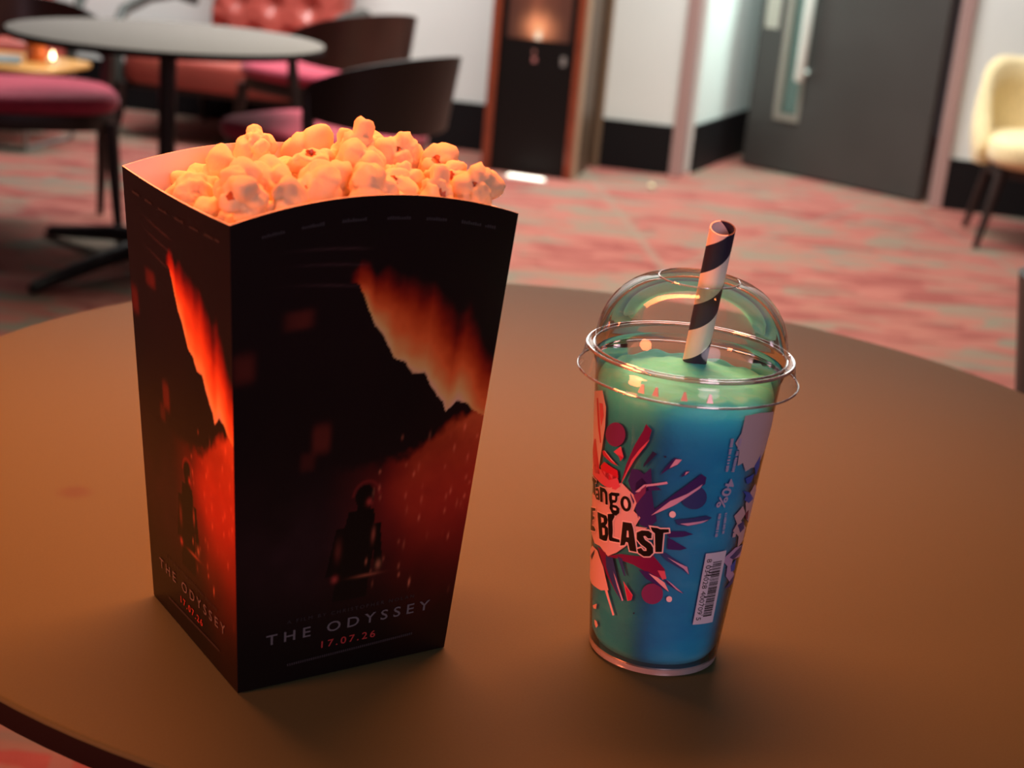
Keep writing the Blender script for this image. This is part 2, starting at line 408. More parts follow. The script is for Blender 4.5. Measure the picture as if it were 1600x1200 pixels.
# ------------------------------------------------------------------ red tufted armchair by the wall
red_leather = mat('red_leather', (.40, .075, .058), .33, noise=.12, nscale=8, coat=.25)
def make_armchair(label):
    t = empty('armchair'); tag(t, label, 'armchair')
    pad(MB(), .40, .32, .215, .335, .02, p=7, edge=.03, c=(0, -.0)).build('seat', red_leather, t)
    bk = MB(); nx, nz = 72, 48; v = []; f = []; w, z0, z1 = .30, .30, .86
    bt = []
    for r in range(4):
        for c in range(4): bt.append((-.24 + c * .16 + (.08 if r % 2 else 0), .40 + r * .13))
    def front(x, z):
        dd = sorted(math.hypot((x - a), (z - b)) for a, b in bt)
        return min(.045, dd[0] * .62) + .02 * (1 - (x / w) ** 2) + max(0, min(.012, (dd[1] - dd[0]) * .35))
    for side in (0, 1):
        for i in range(nx + 1):
            x = -w + 2 * w * i / nx
            for j in range(nz + 1):
                z = z0 + (z1 - z0) * j / nz
                e = min(1, min(w - abs(x), z1 - z, z - z0) / .04); e = math.sqrt(max(0, 1 - (1 - e) ** 2))
                y = .275 + (z - z0) * .13
                y += .07 if side else -(front(x, z)) * e
                if not side and e == 0: y += .02
                v.append((x, y, z))
    m = (nx + 1) * (nz + 1)
    for i in range(nx):
        for j in range(nz):
            a = i * (nz + 1) + j; b = a + nz + 1; f.append((a, b, b + 1, a + 1)); f.append((m + a, m + a + 1, m + b + 1, m + b))
        for j in (0, nz):
            a = i * (nz + 1) + j; b = a + nz + 1; f.append((a, m + a, m + b, b))
    for i in (0, nx):
        for j in range(nz):
            a = i * (nz + 1) + j; f.append((a, a + 1, m + a + 1, m + a))
    bk.add(v, f); b = bk.build('tufted_backrest', red_leather, t, angle=80)
    arm_m = mat('grey_green_wood', (.040, .045, .040), .45)
    for s in (-1, 1):
        MB().rod([(s * .405, .33, .50), (s * .425, .2, .535), (s * .43, 0, .525), (s * .425, -.2, .48), (s * .415, -.27, .43), (s * .40, -.285, .30), (s * .395, -.29, .20)],
                 [.018, .022, .024, .022, .02, .02, .02], 12).build('armrest', arm_m, t)
        MB().rod([(s * .38, -.29, .215), (s * .385, -.295, .1), (s * .40, -.31, 0)], [.023, .02, .013], 12).build('leg', dark_wood, t)
        MB().rod([(s * .33, .27, .215), (s * .34, .30, .1), (s * .35, .33, 0)], [.023, .02, .013], 12).build('leg', dark_wood, t)
    MB().box((-.37, -.28, .195), (.37, .28, .222)).build('seat_rail', dark_wood, t, bevel=.006)
    return t
ac = make_armchair('red leather tufted armchair against the white wall behind the round grey table')
put(ac, -1.19, 6.02, -.28)
ac2 = put(copy_tree(ac), -2.32, 6.12, .25, 'red armchair at the far left edge beyond the low side table')

# ------------------------------------------------------------------ cream upholstered chair on the right
cream = mat('cream_boucle', (.82, .66, .38), .95, noise=.22, nscale=140, bump=.6, bscale=180, sheen=.3)
t = empty('upholstered_chair', (1.826, 5.276, 0), -.17); tag(t, 'cream fabric upholstered chair with dark legs by the wall at the right edge', 'chair')
sh = MB(); n, k = 40, 14; v = []; f = []
for side in (0, 1):
    for i in range(n + 1):
        tt = -.42 + (PI + .84) * i / n; s = math.sin(tt)
        sb = max(0, min(1, (s + .35) / 1.1))
        top = .36 + .275 * (sb ** .55)
        for j in range(k + 1):
            q = j / k; z = .275 + (top - .275) * q
            th = (.048 * (1 - max(0, q - .8) * 2.5) + .004) * side
            fl = (z - .28) * .18 * max(0, s) + .02 * math.sin(q * PI)
            v.append(((.265 + fl * .8 - th) * math.cos(tt), .03 + (.235 + fl - th) * s, z - (.01 if side and j == k else 0)))
m_ = (n + 1) * (k + 1)
for i in range(n):
    for j in range(k):
        a = i * (k + 1) + j; b = a + k + 1; f.append((a, b, b + 1, a + 1)); f.append((m_ + a, m_ + a + 1, m_ + b + 1, m_ + b))
    for j in (0, k):
        a = i * (k + 1) + j; b = a + k + 1; f.append((a, m_ + a, m_ + b, b))
for i in (0, n):
    for j in range(k):
        a = i * (k + 1) + j; f.append((a, a + 1, m_ + a + 1, m_ + a))
sh.add(v, f).build('backrest', cream, t, angle=70)
pad(MB(), .225, .235, .285, .385, .02, p=3.5, edge=.035, c=(0, -.02)).build('seat', cream, t)
fm = MB(); pad(fm, .21, .21, .25, .288, 0, edge=.006); fm.build('seat_frame', black_metal, t)
for sx in (-1, 1):
    for sy in (-1, 1):
        MB().rod([(sx * .175, sy * .16, .27), (sx * .225, sy * .205, 0)], [.020, .011], 12).build('leg', dark_wood, t)

# ------------------------------------------------------------------ low side table at the far left with the things on it
t = empty('side_table', (-2.06, 5.52, 0), -.2); tag(t, 'low side table with honey wood top and thin wire sled base, left edge', 'table')
pad(MB(), .37, .23, .285, .303, 0, p=4.5, edge=.006).build('tabletop', mat('honey_wood', (.62, .30, .075), .4, noise=.15, nscale=6, coat=.3), t)
wire = mat('grey_wire', (.28, .29, .28), .4, metal=.6)
for s in (-1, 1):
    MB().rod([(s * .27, -.17, .285), (s * .27, -.17, .03), (s * .262, -.162, .008), (s * .25, -.15, .007), (s * .25, .15, .007), (s * .262, .162, .008), (s * .27, .17, .03), (s * .27, .17, .285)], .008, 10).build('sled_leg', wire, t)
MB().rod([(-.25, -.165, .008), (.25, -.165, .008)], .007, 8).build('stretcher', wire, t)
mg = MB(); mg.box((-.13, -.09, 0), (.13, .09, .012)); o = mg.build('magazine', mat('slate_blue_cover', (.16, .21, .22), .5, noise=.2), bevel=.002)
o.location = (-2.02, 5.42, .304); o.rotation_euler = (0, 0, .3); tag(o, 'slate blue magazine lying on the low wooden side table', 'magazine')
jr = empty('candle_jar', (-1.86, 5.52, .304)); tag(jr, 'small orange jar candle standing on the low wooden side table', 'candle')
MB().lathe([(0, 0), (.036, 0), (.038, .004), (.038, .10), (.036, .104), (.033, .10), (.033, .02), (0, .02)], 32).build('jar', mat('amber_glass', (.62, .13, .03), .15), jr)
MB().lathe([(0, .02), (.0325, .02), (.0325, .07), (0, .072)], 24).build('wax', mat('candle_wax', (.8, .45, .2), .5), jr)
tl = empty('tealight', (-1.79, 5.49, .304)); tag(tl, 'lit white tealight beside the orange jar candle', 'candle')
MB().lathe([(0, 0), (.019, 0), (.020, .016), (.018, .016), (.018, .012), (0, .012)], 24).build('cup', mat('tealight_tin', (.8, .78, .7), .4), tl)
MB().lathe([(0, .012), (.004, .018), (.006, .026), (.003, .038), (0, .046)], 14).build('flame', emit('flame', (1, .72, .38), 14), tl)

# ------------------------------------------------------------------ poster case between the wall panels
pcx, pcw, pcd = -.202, .366, .34
case = empty('poster_case', (pcx, 5.813, 0), WA); tag(case, 'tall black poster display case with reddish wooden frame against the wall', 'display case')
red_wood = mat('red_brown_wood', (.26, .050, .020), .4, noise=.2, nscale=9, coat=.2)
MB().box((.034, .012, .0), (pcw - .030, pcd, 2.1)).build('cabinet_body', mat('black_panel', (.003, .0015, .0015), .5, spec=.25), case, smooth=False)
MB().box((0, 0, 0), (.034, pcd, 2.12)).build('frame_side', red_wood, case, bevel=.003)
MB().box((pcw - .034, 0, 0), (pcw - .004, pcd, 2.12)).build('frame_side', red_wood, case, bevel=.003)
MB().box((pcw - .004, .004, 0), (pcw + .008, .07, 2.12)).build('side_strip', mat('tan_edge', (.36, .22, .14), .5), case, smooth=False)
MB().box((pcw - .004, .07, 0), (pcw + .007, pcd, 2.12)).build('side_panel', mat('dark_brown_side', (.075, .038, .020), .5), case, smooth=False)
MB().box((0, 0, 2.1), (pcw, pcd, 2.14)).build('frame_top', red_wood, case, bevel=.003)
def art_grid(name, nu, nv, fpos, fcol, mats, parent, back=None):
    """grid of coloured cells for a printed picture"""
    U, V = np.meshgrid(np.linspace(0, 1, nu), np.linspace(0, 1, nv), indexing='ij')
    P = fpos(U, V).reshape(-1, 3); C_ = fcol(U, V).reshape(-1, 3)
    idx = np.arange(nu * nv).reshape(nu, nv)
    F = np.stack([idx[:-1, :-1], idx[1:, :-1], idx[1:, 1:], idx[:-1, 1:]], -1).reshape(-1, 4)
    me = bpy.data.meshes.new(name); me.from_pydata(P.tolist(), [], F.tolist())
    at = me.color_attributes.new('ink', 'FLOAT_COLOR', 'POINT')
    at.data.foreach_set('color', np.concatenate([C_, np.ones((len(C_), 1))], 1).astype(np.float32).ravel())
    me.materials.append(mats)
    me.polygons.foreach_set('use_smooth', [True] * len(F))
    o = bpy.data.objects.new(name, me); COL.objects.link(o); o.parent = parent
    return o
def vnoise(U, V, fu, fv, seed, octaves=4):
    out = np.zeros_like(U); amp = 1; tot = 0; rg = np.random.default_rng(seed)
    for o_ in range(octaves):
        g = rg.random((int(fu) + 3, int(fv) + 3)); x = U * fu; y = V * fv
        i = np.floor(x).astype(int); j = np.floor(y).astype(int); a = x - i; b = y - j
        a = a * a * (3 - 2 * a); b = b * b * (3 - 2 * b)
        out += amp * ((g[i, j] * (1 - a) + g[i + 1, j] * a) * (1 - b) + (g[i, j + 1] * (1 - a) + g[i + 1, j + 1] * a) * b)
        tot += amp; amp *= .5; fu *= 2; fv *= 2
    return out / tot
def case_pic(U, V):
    n1 = vnoise(U, V, 4, 5, 3); n2 = vnoise(U, V, 7, 9, 8)
    base = np.stack([.05 + .06 * n1, .022 + .02 * n1, .018 + .012 * n1], -1)
    g = np.exp(-((U - .50) / .22) ** 2 - ((V - .05) / .055) ** 2) * (.5 + n2)
    base += g[..., None] * np.array([1.1, .42, .20])
    g2 = np.exp(-((U - .5) / .35) ** 2 - ((V - .2) / .10) ** 2) * n2
    base += g2[..., None] * np.array([.22, .06, .03])
    g3 = np.exp(-((U - .50) / .05) ** 2 - ((V - .015) / .02) ** 2)
    return np.clip(base + g3[..., None] * np.array([1, .85, .75]), 0, .95)
ink_gloss = mat('poster_ink', rough=.3, attr='ink')
art_grid('poster_print', 60, 90, lambda U, V: np.stack([.06 + (pcw - .12) * U, .0105 + 0 * U, .52 + .9 * V], -1), case_pic, ink_gloss, case)
for (x, z, w, h, c) in ((.173, .475, .012, .014, (.30, .12, .10)), (.176, .445, .016, .018, (.42, .15, .14)), (.290, .45, .018, .035, (.22, .19, .18))):
    MB().box((x - w/2, .0095, z - h/2), (x + w/2, .0118, z + h/2)).build('poster_emblem', mat('emblem_ink', c, .4), case, smooth=False)
fl = empty('floor_glow', (.0, 5.665, 0), -.30); tag(fl, 'bright white glowing strip added for light spill on the carpet at the foot of the poster case', 'light')  # glowing strip added to stand for light spilled on the carpet
MB().box((-.10, -.018, 0), (.06, .018, .010)).build('strip_base', mat('white_strip_base', (.8, .78, .72), .5), fl, bevel=.003)
MB().box((-.09, -.014, .010), (.05, .014, .013)).build('lens', emit('warm_white_glow', (1, .93, .78), 3.5), fl, smooth=False)  # emissive top imitates the spill; no real lamp here

# ------------------------------------------------------------------ flat shapes, lettering
def fill_loops(loops):
    """2-D outline (first loop) with holes -> vertices, faces"""
    cu = bpy.data.curves.new('outline', 'CURVE'); cu.dimensions = '2D'; cu.fill_mode = 'BOTH'
    for lp in loops:
        sp = cu.splines.new('POLY'); sp.points.add(len(lp) - 1); sp.use_cyclic_u = True
        for p, (x, y) in zip(sp.points, lp): p.co = (x, y, 0, 1)
    ob = bpy.data.objects.new('outline', cu); me = bpy.data.meshes.new_from_object(ob)
    v = [(p.co.x, p.co.y) for p in me.vertices]; f = [tuple(q.vertices) for q in me.polygons]
    bpy.data.objects.remove(ob); bpy.data.curves.remove(cu); bpy.data.meshes.remove(me)
    return v, f
def text_shape(body, space=1.0, bold=0.0):
    cu = bpy.data.curves.new('text', 'FONT'); cu.body = body; cu.size = 1; cu.space_character = space; cu.offset = bold; cu.resolution_u = 3
    ob = bpy.data.objects.new('text', cu); me = bpy.data.meshes.new_from_object(ob)
    v = np.array([(p.co.x, p.co.y) for p in me.vertices]); f = [tuple(q.vertices) for q in me.polygons]
    bpy.data.objects.remove(ob); bpy.data.curves.remove(cu); bpy.data.meshes.remove(me)
    x0, x1 = v[:, 0].min(), v[:, 0].max(); y1 = v[:, 1].max(); y0 = 0 if v[:, 1].min() > -.05 else v[:, 1].min()
    v[:, 0] = (v[:, 0] - x0) / (x1 - x0); v[:, 1] = (v[:, 1] - y0) / (y1 - y0)
    return v, f
def grow(lp, d):
    """outline moved outward by d"""
    n = len(lp); A_ = sum(lp[i][0] * lp[(i+1) % n][1] - lp[(i+1) % n][0] * lp[i][1] for i in range(n))
    sg = 1 if A_ > 0 else -1; out = []
    for i in range(n):
        p0, p1, p2 = Vector(lp[i-1]), Vector(lp[i]), Vector(lp[(i+1) % n])
        a = (p1 - p0).normalized(); b = (p2 - p1).normalized()
        na = Vector((a.y, -a.x)) * sg; nb = Vector((b.y, -b.x)) * sg; m = na + nb
        m = m / max(m.length_squared, .45) * 2 if m.length > 1e-6 else na
        q = p1 + m * d * .5 * (2 if False else 1) * 1.0
        out.append((q.x, q.y))
    return out

# ------------------------------------------------------------------ popcorn carton
BX, BY, BYAW, BH = -.09087, .62453, .60185, .20491
WB, DB, WT, DT = .10163/2, .10137/2, .12888/2, .12021/2
carton = empty('popcorn_carton', (BX, BY, TBL + .0004), BYAW)
tag(carton, 'tall dark red film-poster popcorn carton full of popcorn on the foreground table', 'popcorn carton')
ink = mat('carton_ink', rough=.38, attr='ink', spec=.35)

RIDGE = np.array([(0,.87),(.2,.86),(.38,.85),(.44,.838),(.475,.80),(.50,.765),(.546,.738),(.59,.695),(.63,.685),(.67,.662),(.72,.655),(.764,.617),(.80,.598),(.83,.572),(.87,.598),(.92,.588),(.96,.566),(1,.56)])
def sm(a, b, x):
    t = np.clip((x - a) / (b - a), 0, 1); return t * t * (3 - 2 * t)
def carton_art(U, V):
    """generic picture: fire glow behind a dark crag, red haze, a plain dark figure"""
    n1 = vnoise(U, V, 3, 5, 21); n2 = vnoise(U, V, 6, 10, 22); n3 = vnoise(U, V, 26, 44, 23, 3)
    r = np.interp(U, RIDGE[:, 0], RIDGE[:, 1]) + (n3 - .5) * .016
    c = np.zeros(U.shape + (3,)) + np.array([.0045, .0018, .0020])
    c += (n1 * .006)[..., None] * np.array([1, .25, .3])
    # fire above the crag
    n4 = vnoise(U, V, 8, 14, 29, 3)
    h = V - r; hw_ = h + .028 * (n4 - .5) * sm(.01, .06, h)
    hm = np.interp(U, [.40, .46, .52, .60, .72, .86, 1], [.012, .05, .09, .125, .15, .155, .11]) * (.8 + .5 * n1)
    k = sm(.40, .50, U + .05 * (n2 - .5)) * np.exp(-np.clip(hw_, 0, 1) / (.55 * hm)) * (.80 + .4 * n2)
    k *= 1 - sm(.65, 1.25, hw_ / hm)
    k = np.where(h > 0, k, 0)
    k *= 1 - .45 * sm(.86, 1.0, U)
    fire = np.stack([np.clip(1.9 * k ** .8, 0, .95), np.clip(.66 * k ** 1.7, 0, .5), np.clip(.24 * k ** 2.4, 0, .3)], -1)
    edge = sm(-.004, .004, h)[..., None]
    c = c * (1 - edge) + (c + fire) * edge
    # glow breaking through under the crag at the right
    lim = .49 + .10 * sm(.62, 1, U) + .03 * (n3 - .5)
    a2 = sm(.0, .035, lim - V) * sm(.58, .90, U + .22 * (n1 - .5)) * np.exp(-np.clip(lim - V, 0, 1) / .13) * (.35 + 1.1 * n2)
    c += np.stack([.75 * a2, .13 * a2 ** 1.5, .035 * a2 ** 2], -1)
    # red haze lower down
    hz = np.exp(-((V - .38) / .15) ** 2) * sm(.30, .95, U + .1 * (n1 - .5)) * (.4 + 1.0 * n1) * sm(0, .03, lim - V)
    c += np.stack([.26 * hz, .010 * hz, .006 * hz], -1)
    hl = np.exp(-((V - .33) / .12) ** 2 - ((U - .25) / .3) ** 2) * n2
    c += np.stack([.030 * hl, .010 * hl, .014 * hl], -1)
    # faint red openings at the left
    for (u, v, su, sv, g) in ((.23, .79, .05, .018, .10), (.04, .715, .04, .03, .07), (.33, .545, .035, .03, .14), (.28, .50, .03, .02, .05)):
        w = np.exp(-((U - u) / su) ** 4 - ((V - v) / sv) ** 4) * (.5 + n2)
        c += np.stack([g * w, .12 * g * w, .06 * g * w], -1)
    # pale streaks crossing the dark sky
    for (b0, sl) in ((.905, -.06), (.872, -.075), (.93, -.05)):
        w = np.exp(-((V - (b0 + sl * U)) / .0022) ** 2) * sm(.1, .35, U) * (1 - sm(.42, .5, U)) * n2
        c += np.stack([.06 * w, .03 * w, .03 * w], -1)
    # plain dark figure, seen against the haze
    def ell(u, v, a, b): return ((U - u) / a) ** 2 + ((V - v) / b) ** 2 < 1
    body = ell(.525, .405, .040, .026) | ell(.525, .385, .030, .03)
    tor = (V < .375) & (V > .17) & (np.abs(U - (.515 - .12 * (.375 - V))) < .055 + .26 * np.clip(.375 - V, 0, .08))
    arm = (V < .34) & (V > .235) & ((np.abs(U - (.44 - .35 * (.34 - V))) < .028) | (np.abs(U - (.585 + .25 * (.34 - V))) < .018))
    fig = body | tor | arm
    c = np.where(fig[..., None], np.array([.0035, .0015, .0015]), c)
    for (u, v, a, b, q) in ((.425, .29, .014, .022, (.11, .018, .012)), (.575, .315, .008, .016, (.30, .06, .035)), (.418, .225, .014, .008, (.35, .04, .03)), (.61, .243, .012, .010, (.38, .12, .06)), (.545, .392, .012, .008, (.40, .04, .03)), (.56, .222, .055, .0035, (.28, .07, .035))):
        w = np.exp(-((U - u) / a) ** 2 - ((V - v) / b) ** 2); c += w[..., None] * np.array(q)
    w = np.exp(-((np.hypot((U - .53) * .6, V - .405) - .034) / .0035) ** 2) * (V > .405); c += w[..., None] * np.array([.10, .008, .006])
    # sparks
    rg = np.random.default_rng(4)
    for _ in range(46):
        u, v = .55 + .45 * rg.random(), .14 + .4 * rg.random()
        w = np.exp(-((U - u) / .0045) ** 2 - ((V - v) / (.004 + .006 * rg.random())) ** 2) * rg.random(); c += w[..., None] * np.array([.45, .12, .06])
    # darker foot of the print
    c *= (.35 + .65 * sm(.02, .22, V))[..., None]
    return np.clip(c, 0, .95)

def panel_frame(side):
    """corner positions bottom-left, bottom-right, top-left, top-right seen from outside"""
    q = {'front': ((-1, -1), (1, -1)), 'right': ((1, -1), (1, 1)), 'back': ((1, 1), (-1, 1)), 'left': ((-1, 1), (-1, -1))}[side]
    g = lambda s, w, d, z: np.array([s[0] * w, s[1] * d, z])
    return g(q[0], WB, DB, 0), g(q[1], WB, DB, 0), g(q[0], WT, DT, BH), g(q[1], WT, DT, BH)
def panel_pos(side, U, V, off=0.0):
    bl, br, tl, tr = panel_frame(side)
    arch = .0098 if side in ('front', 'back') else -.0015
    P = ((1-V)*(1-U))[..., None]*bl + ((1-V)*U)[..., None]*br + (V*(1-U))[..., None]*tl + (V*U)[..., None]*tr
    up_ = (tl - bl) / BH
    P = P + (arch * (1 - (2*U - 1) ** 2) * V ** 3)[..., None] * up_
    n = np.cross(br - bl, tl - bl); n = n / np.linalg.norm(n)
    return P + off * n
panels = {}
for side in ('front', 'left', 'right', 'back'):
    hi = side in ('front', 'left'); nu, nv = (190, 290) if hi else (36, 50)
    o = art_grid('panel', nu, nv, lambda U, V: panel_pos(side, U, V), carton_art, ink, carton)
    panels[side] = o
    lin = MB(); us = np.linspace(0, 1, 33); vs = np.linspace(0, 1, 9)
    U, V = np.meshgrid(us, vs, indexing='ij'); P = panel_pos(side, U, V, -.0007).reshape(-1, 3)
    idx = np.arange(33 * 9).reshape(33, 9); F = [(idx[i, j], idx[i, j+1], idx[i+1, j+1], idx[i+1, j]) for i in range(32) for j in range(8)]
    lin.add(P, F)
    E0 = panel_pos(side, us, us * 0 + 1); E1 = panel_pos(side, us, us * 0 + 1, -.0007)
    lin.add(np.concatenate([E0, E1]), [(i, i + 1, 33 + i + 1, 33 + i) for i in range(32)])
    lin.build('inner_lining', card_white, o)['label'] = 'plain white inside of the carton wall'
MB().box((-WB + .001, -DB + .001, .0002), (WB - .001, DB - .001, .0012)).build('base', card_white, carton, smooth=False)

def panel_text(side, body, u0, v0, u1, v1, h, m, name, space=1.0, bold=0.0):
    v, f = text_shape(body, space, bold)
    U = u0 + (u1 - u0) * v[:, 0]; V = v0 + (v1 - v0) * v[:, 0] + h * v[:, 1]
    mb = MB().add(panel_pos(side, U, V, .0003), f)
    return mb.build(name, m, panels[side], smooth=False)
grey_ink = mat('grey_ink', (.13, .115, .125), .5); red_ink = mat('red_ink', (.42, .035, .035), .5); faint_ink = mat('faint_ink', (.035, .028, .032), .5)
dim_ink = mat('dim_ink', (.060, .050, .055), .5)
for side in ('front', 'left'):
    panel_text(side, 'THE ODYSSEY', .125, .100, .885, .108, .0235, grey_ink, 'title_lettering', 1.55, .008)
    panel_text(side, '17.07.26', .375, .067, .630, .067, .0165, red_ink, 'date_lettering', 1.35, .006)
    panel_text(side, 'A FILM BY CHRISTOPHER NOLAN', .215, .142, .80, .145, .008, faint_ink, 'credit_lettering', 1.5)
    st = MB()
    for i in range(60):                              # illegible credit line and the row of tiny names
        u = .22 + .6 * i / 60
        st.add(panel_pos(side, np.array([u, u + .006, u + .006, u]), np.array([.040, .040, .046, .046]) + .012 * (i / 60), .0003), [(0, 1, 2, 3)])
    st.build('footer_lettering', faint_ink, panels[side], smooth=False); st = MB()
    for a, n_ in ((.10, 9), (.23, 9), (.365, 10), (.52, 10), (.66, 9), (.79, 9), (.88, 5)):
        for i in range(n_):
            u = a + i * .0085; hh = .004 + .003 * R.random()
            st.add(panel_pos(side, np.array([u, u + .006, u + .006, u]), np.array([.957, .957, .957 + hh, .957 + hh]) , .0003), [(0, 1, 2, 3)])
    st.build('name_lettering', faint_ink, panels[side], smooth=False)

# ------------------------------------------------------------------ popcorn
corn = mat('popped_corn', (.96, .76, .47), .65, noise=.06, nscale=45, spec=.25, sss=.4, sssr=(1, .5, .25), sscale=.0035, bump=.35, bscale=420)
hull_m = mat('kernel_hull', (.42, .10, .025), .4, noise=.3, nscale=120)
def kernel_mesh(seed, nl, stretch=(1, 1, 1), pit=0):
    rg = np.random.default_rng(seed); bm = bmesh.new(); bmesh.ops.create_icosphere(bm, subdivisions=4, radius=1)
    D_ = np.array([v.co[:] for v in bm.verts]); D_ /= np.linalg.norm(D_, axis=1)[:, None]
    cs = [np.zeros(3)]; ss = [.58]; dirs = []
    for _ in range(nl):
        for _t in range(60):
            q = rg.normal(size=3); q /= np.linalg.norm(q)
            if all(q @ w < .45 for w in dirs): break
        dirs.append(q); d = rg.uniform(.36, .60); cs.append(q * d); ss.append(rg.uniform(.28, .60))
    r = np.zeros(len(D_)); lobes = []
    for c_, s_ in zip(cs, ss):
        b = D_ @ c_; disc = b * b - (c_ @ c_ - s_ * s_)
        lobes.append(np.where(disc > 0, b + np.sqrt(np.clip(disc, 0, None)), 0))
    Lb = np.stack(lobes, 1); srt = np.sort(Lb, 1); r = srt[:, -1]
    crease = np.clip(1 - (srt[:, -1] - srt[:, -2]) / .10, 0, 1); r = r - .10 * crease ** 2
    ph = rg.uniform(0, 6, 6)
    r += .036 * np.sin(D_ @ np.array([7, 3, 5]) + ph[0]) + .026 * np.sin(D_ @ np.array([-6, 9, 2]) + ph[1]) + .018 * np.sin(D_ @ np.array([13, -5, 11]) + ph[2])
    pd = np.array([.35, -.85, .15]); pd /= np.linalg.norm(pd)
    for q_ in range(2):
        kx = rg.normal(size=3) * 2.6; r -= .075 * (1 - np.abs(np.sin(D_ @ kx + ph[3 + q_]))) ** 7
    if pit:
        ang = np.arccos(np.clip(D_ @ pd, -1, 1)); r *= 1 - pit * np.exp(-(ang / .42) ** 2)
    P = D_ * r[:, None] * np.array(stretch); P /= np.percentile(np.linalg.norm(P, axis=1), 85)
    for v, p in zip(bm.verts, P): v.co = p
    for fc in bm.faces: fc.smooth = True
    me = bpy.data.meshes.new('popcorn'); bm.to_mesh(me); bm.free(); me.materials.append(corn)
    # a scrap of brown hull seated in the deepest crease that faces outward
    score = r + .35 * (D_[:, 2] < -.2) - (.5 * (D_ @ pd > .97) if pit else 0)
    k = int(np.argmin(score)); c0 = P[k]; nrm = D_[k]
    near = np.linalg.norm(P - c0, axis=1) < (.27 if pit else .17)
    bm2 = bmesh.new(); mp = {}
    for i in np.where(near)[0]: mp[i] = bm2.verts.new(P[i] + D_[i] * (.012 + .015 * rg.random()))
    for pl in me.polygons:
        if all(i in mp for i in pl.vertices): bm2.faces.new([mp[i] for i in pl.vertices])
    for v in [v for v in bm2.verts if not v.link_faces]: bm2.verts.remove(v)
    for fc in bm2.faces: fc.smooth = True
    hm = bpy.data.meshes.new('hull'); bm2.to_mesh(hm); bm2.free(); hm.materials.append(hull_m)
    return me, hm, Vector(nrm)
KERN = [kernel_mesh(100 + i, n, st, p) for i, (n, st, p) in enumerate([
    (6, (1, 1, .9), 0), (5, (1, .95, 1), .3), (3, (1.15, 1, .85), .3), (8, (1, 1, 1), 0), (4, (1.25, .9, .8), .3), (5, (.9, 1.1, 1), 0),
    (3, (1.05, 1, .95), 0), (7, (1, 1, .9), .25), (4, (1, 1.2, .75), .4), (5, (1.15, .85, 1), 0), (3, (.85, .8, 1.25), .4), (7, (1.1, 1, .8), 0)])]
CM = Matrix.Translation((BX, BY, TBL)) @ Matrix.Rotation(BYAW, 4, 'Z')
POP_LABEL = 'orange-lit cream popcorn flake without visible hull, in the heap filling the carton'
HULL_LABEL = 'cream popcorn flake showing a scrap of brown hull, in the heap filling the carton'
def flake(k, loc, size, rot, label=POP_LABEL, group='popcorn heaped in the carton', hull=True, aim=None, inside=True):
    o = bpy.data.objects.new('popcorn', KERN[k][0]); COL.objects.link(o)
    o.location = loc; o.rotation_euler = rot; o.scale = (size, size, size); tag(o, label, 'popcorn', group)
    if aim is not None:                               # turn the scrap of hull outward, to where it can be seen
        o.rotation_euler = KERN[k][2].rotation_difference(Vector(aim)).to_euler()
    if inside:                                        # keep the flake within the carton walls
        Mi = CM.inverted() @ Matrix.LocRotScale(o.location, o.rotation_euler, o.scale)
        P = np.array([(Mi @ v.co)[:] for v in KERN[k][0].vertices])
        t_ = np.minimum(P[:, 2] / BH, 1); lx = WB + (WT - WB) * t_ - .0011; ly = DB + (DT - DB) * t_ - .0011
        dx = max((P[:, 0] - lx).max(), 0) - max((-P[:, 0] - lx).max(), 0); dy = max((P[:, 1] - ly).max(), 0) - max((-P[:, 1] - ly).max(), 0)
        o.location = o.location - CM.to_3x3() @ Vector((dx, dy, 0))
    if hull:
        h = bpy.data.objects.new('hull', KERN[k][1]); COL.objects.link(h); h.parent = o
    return o
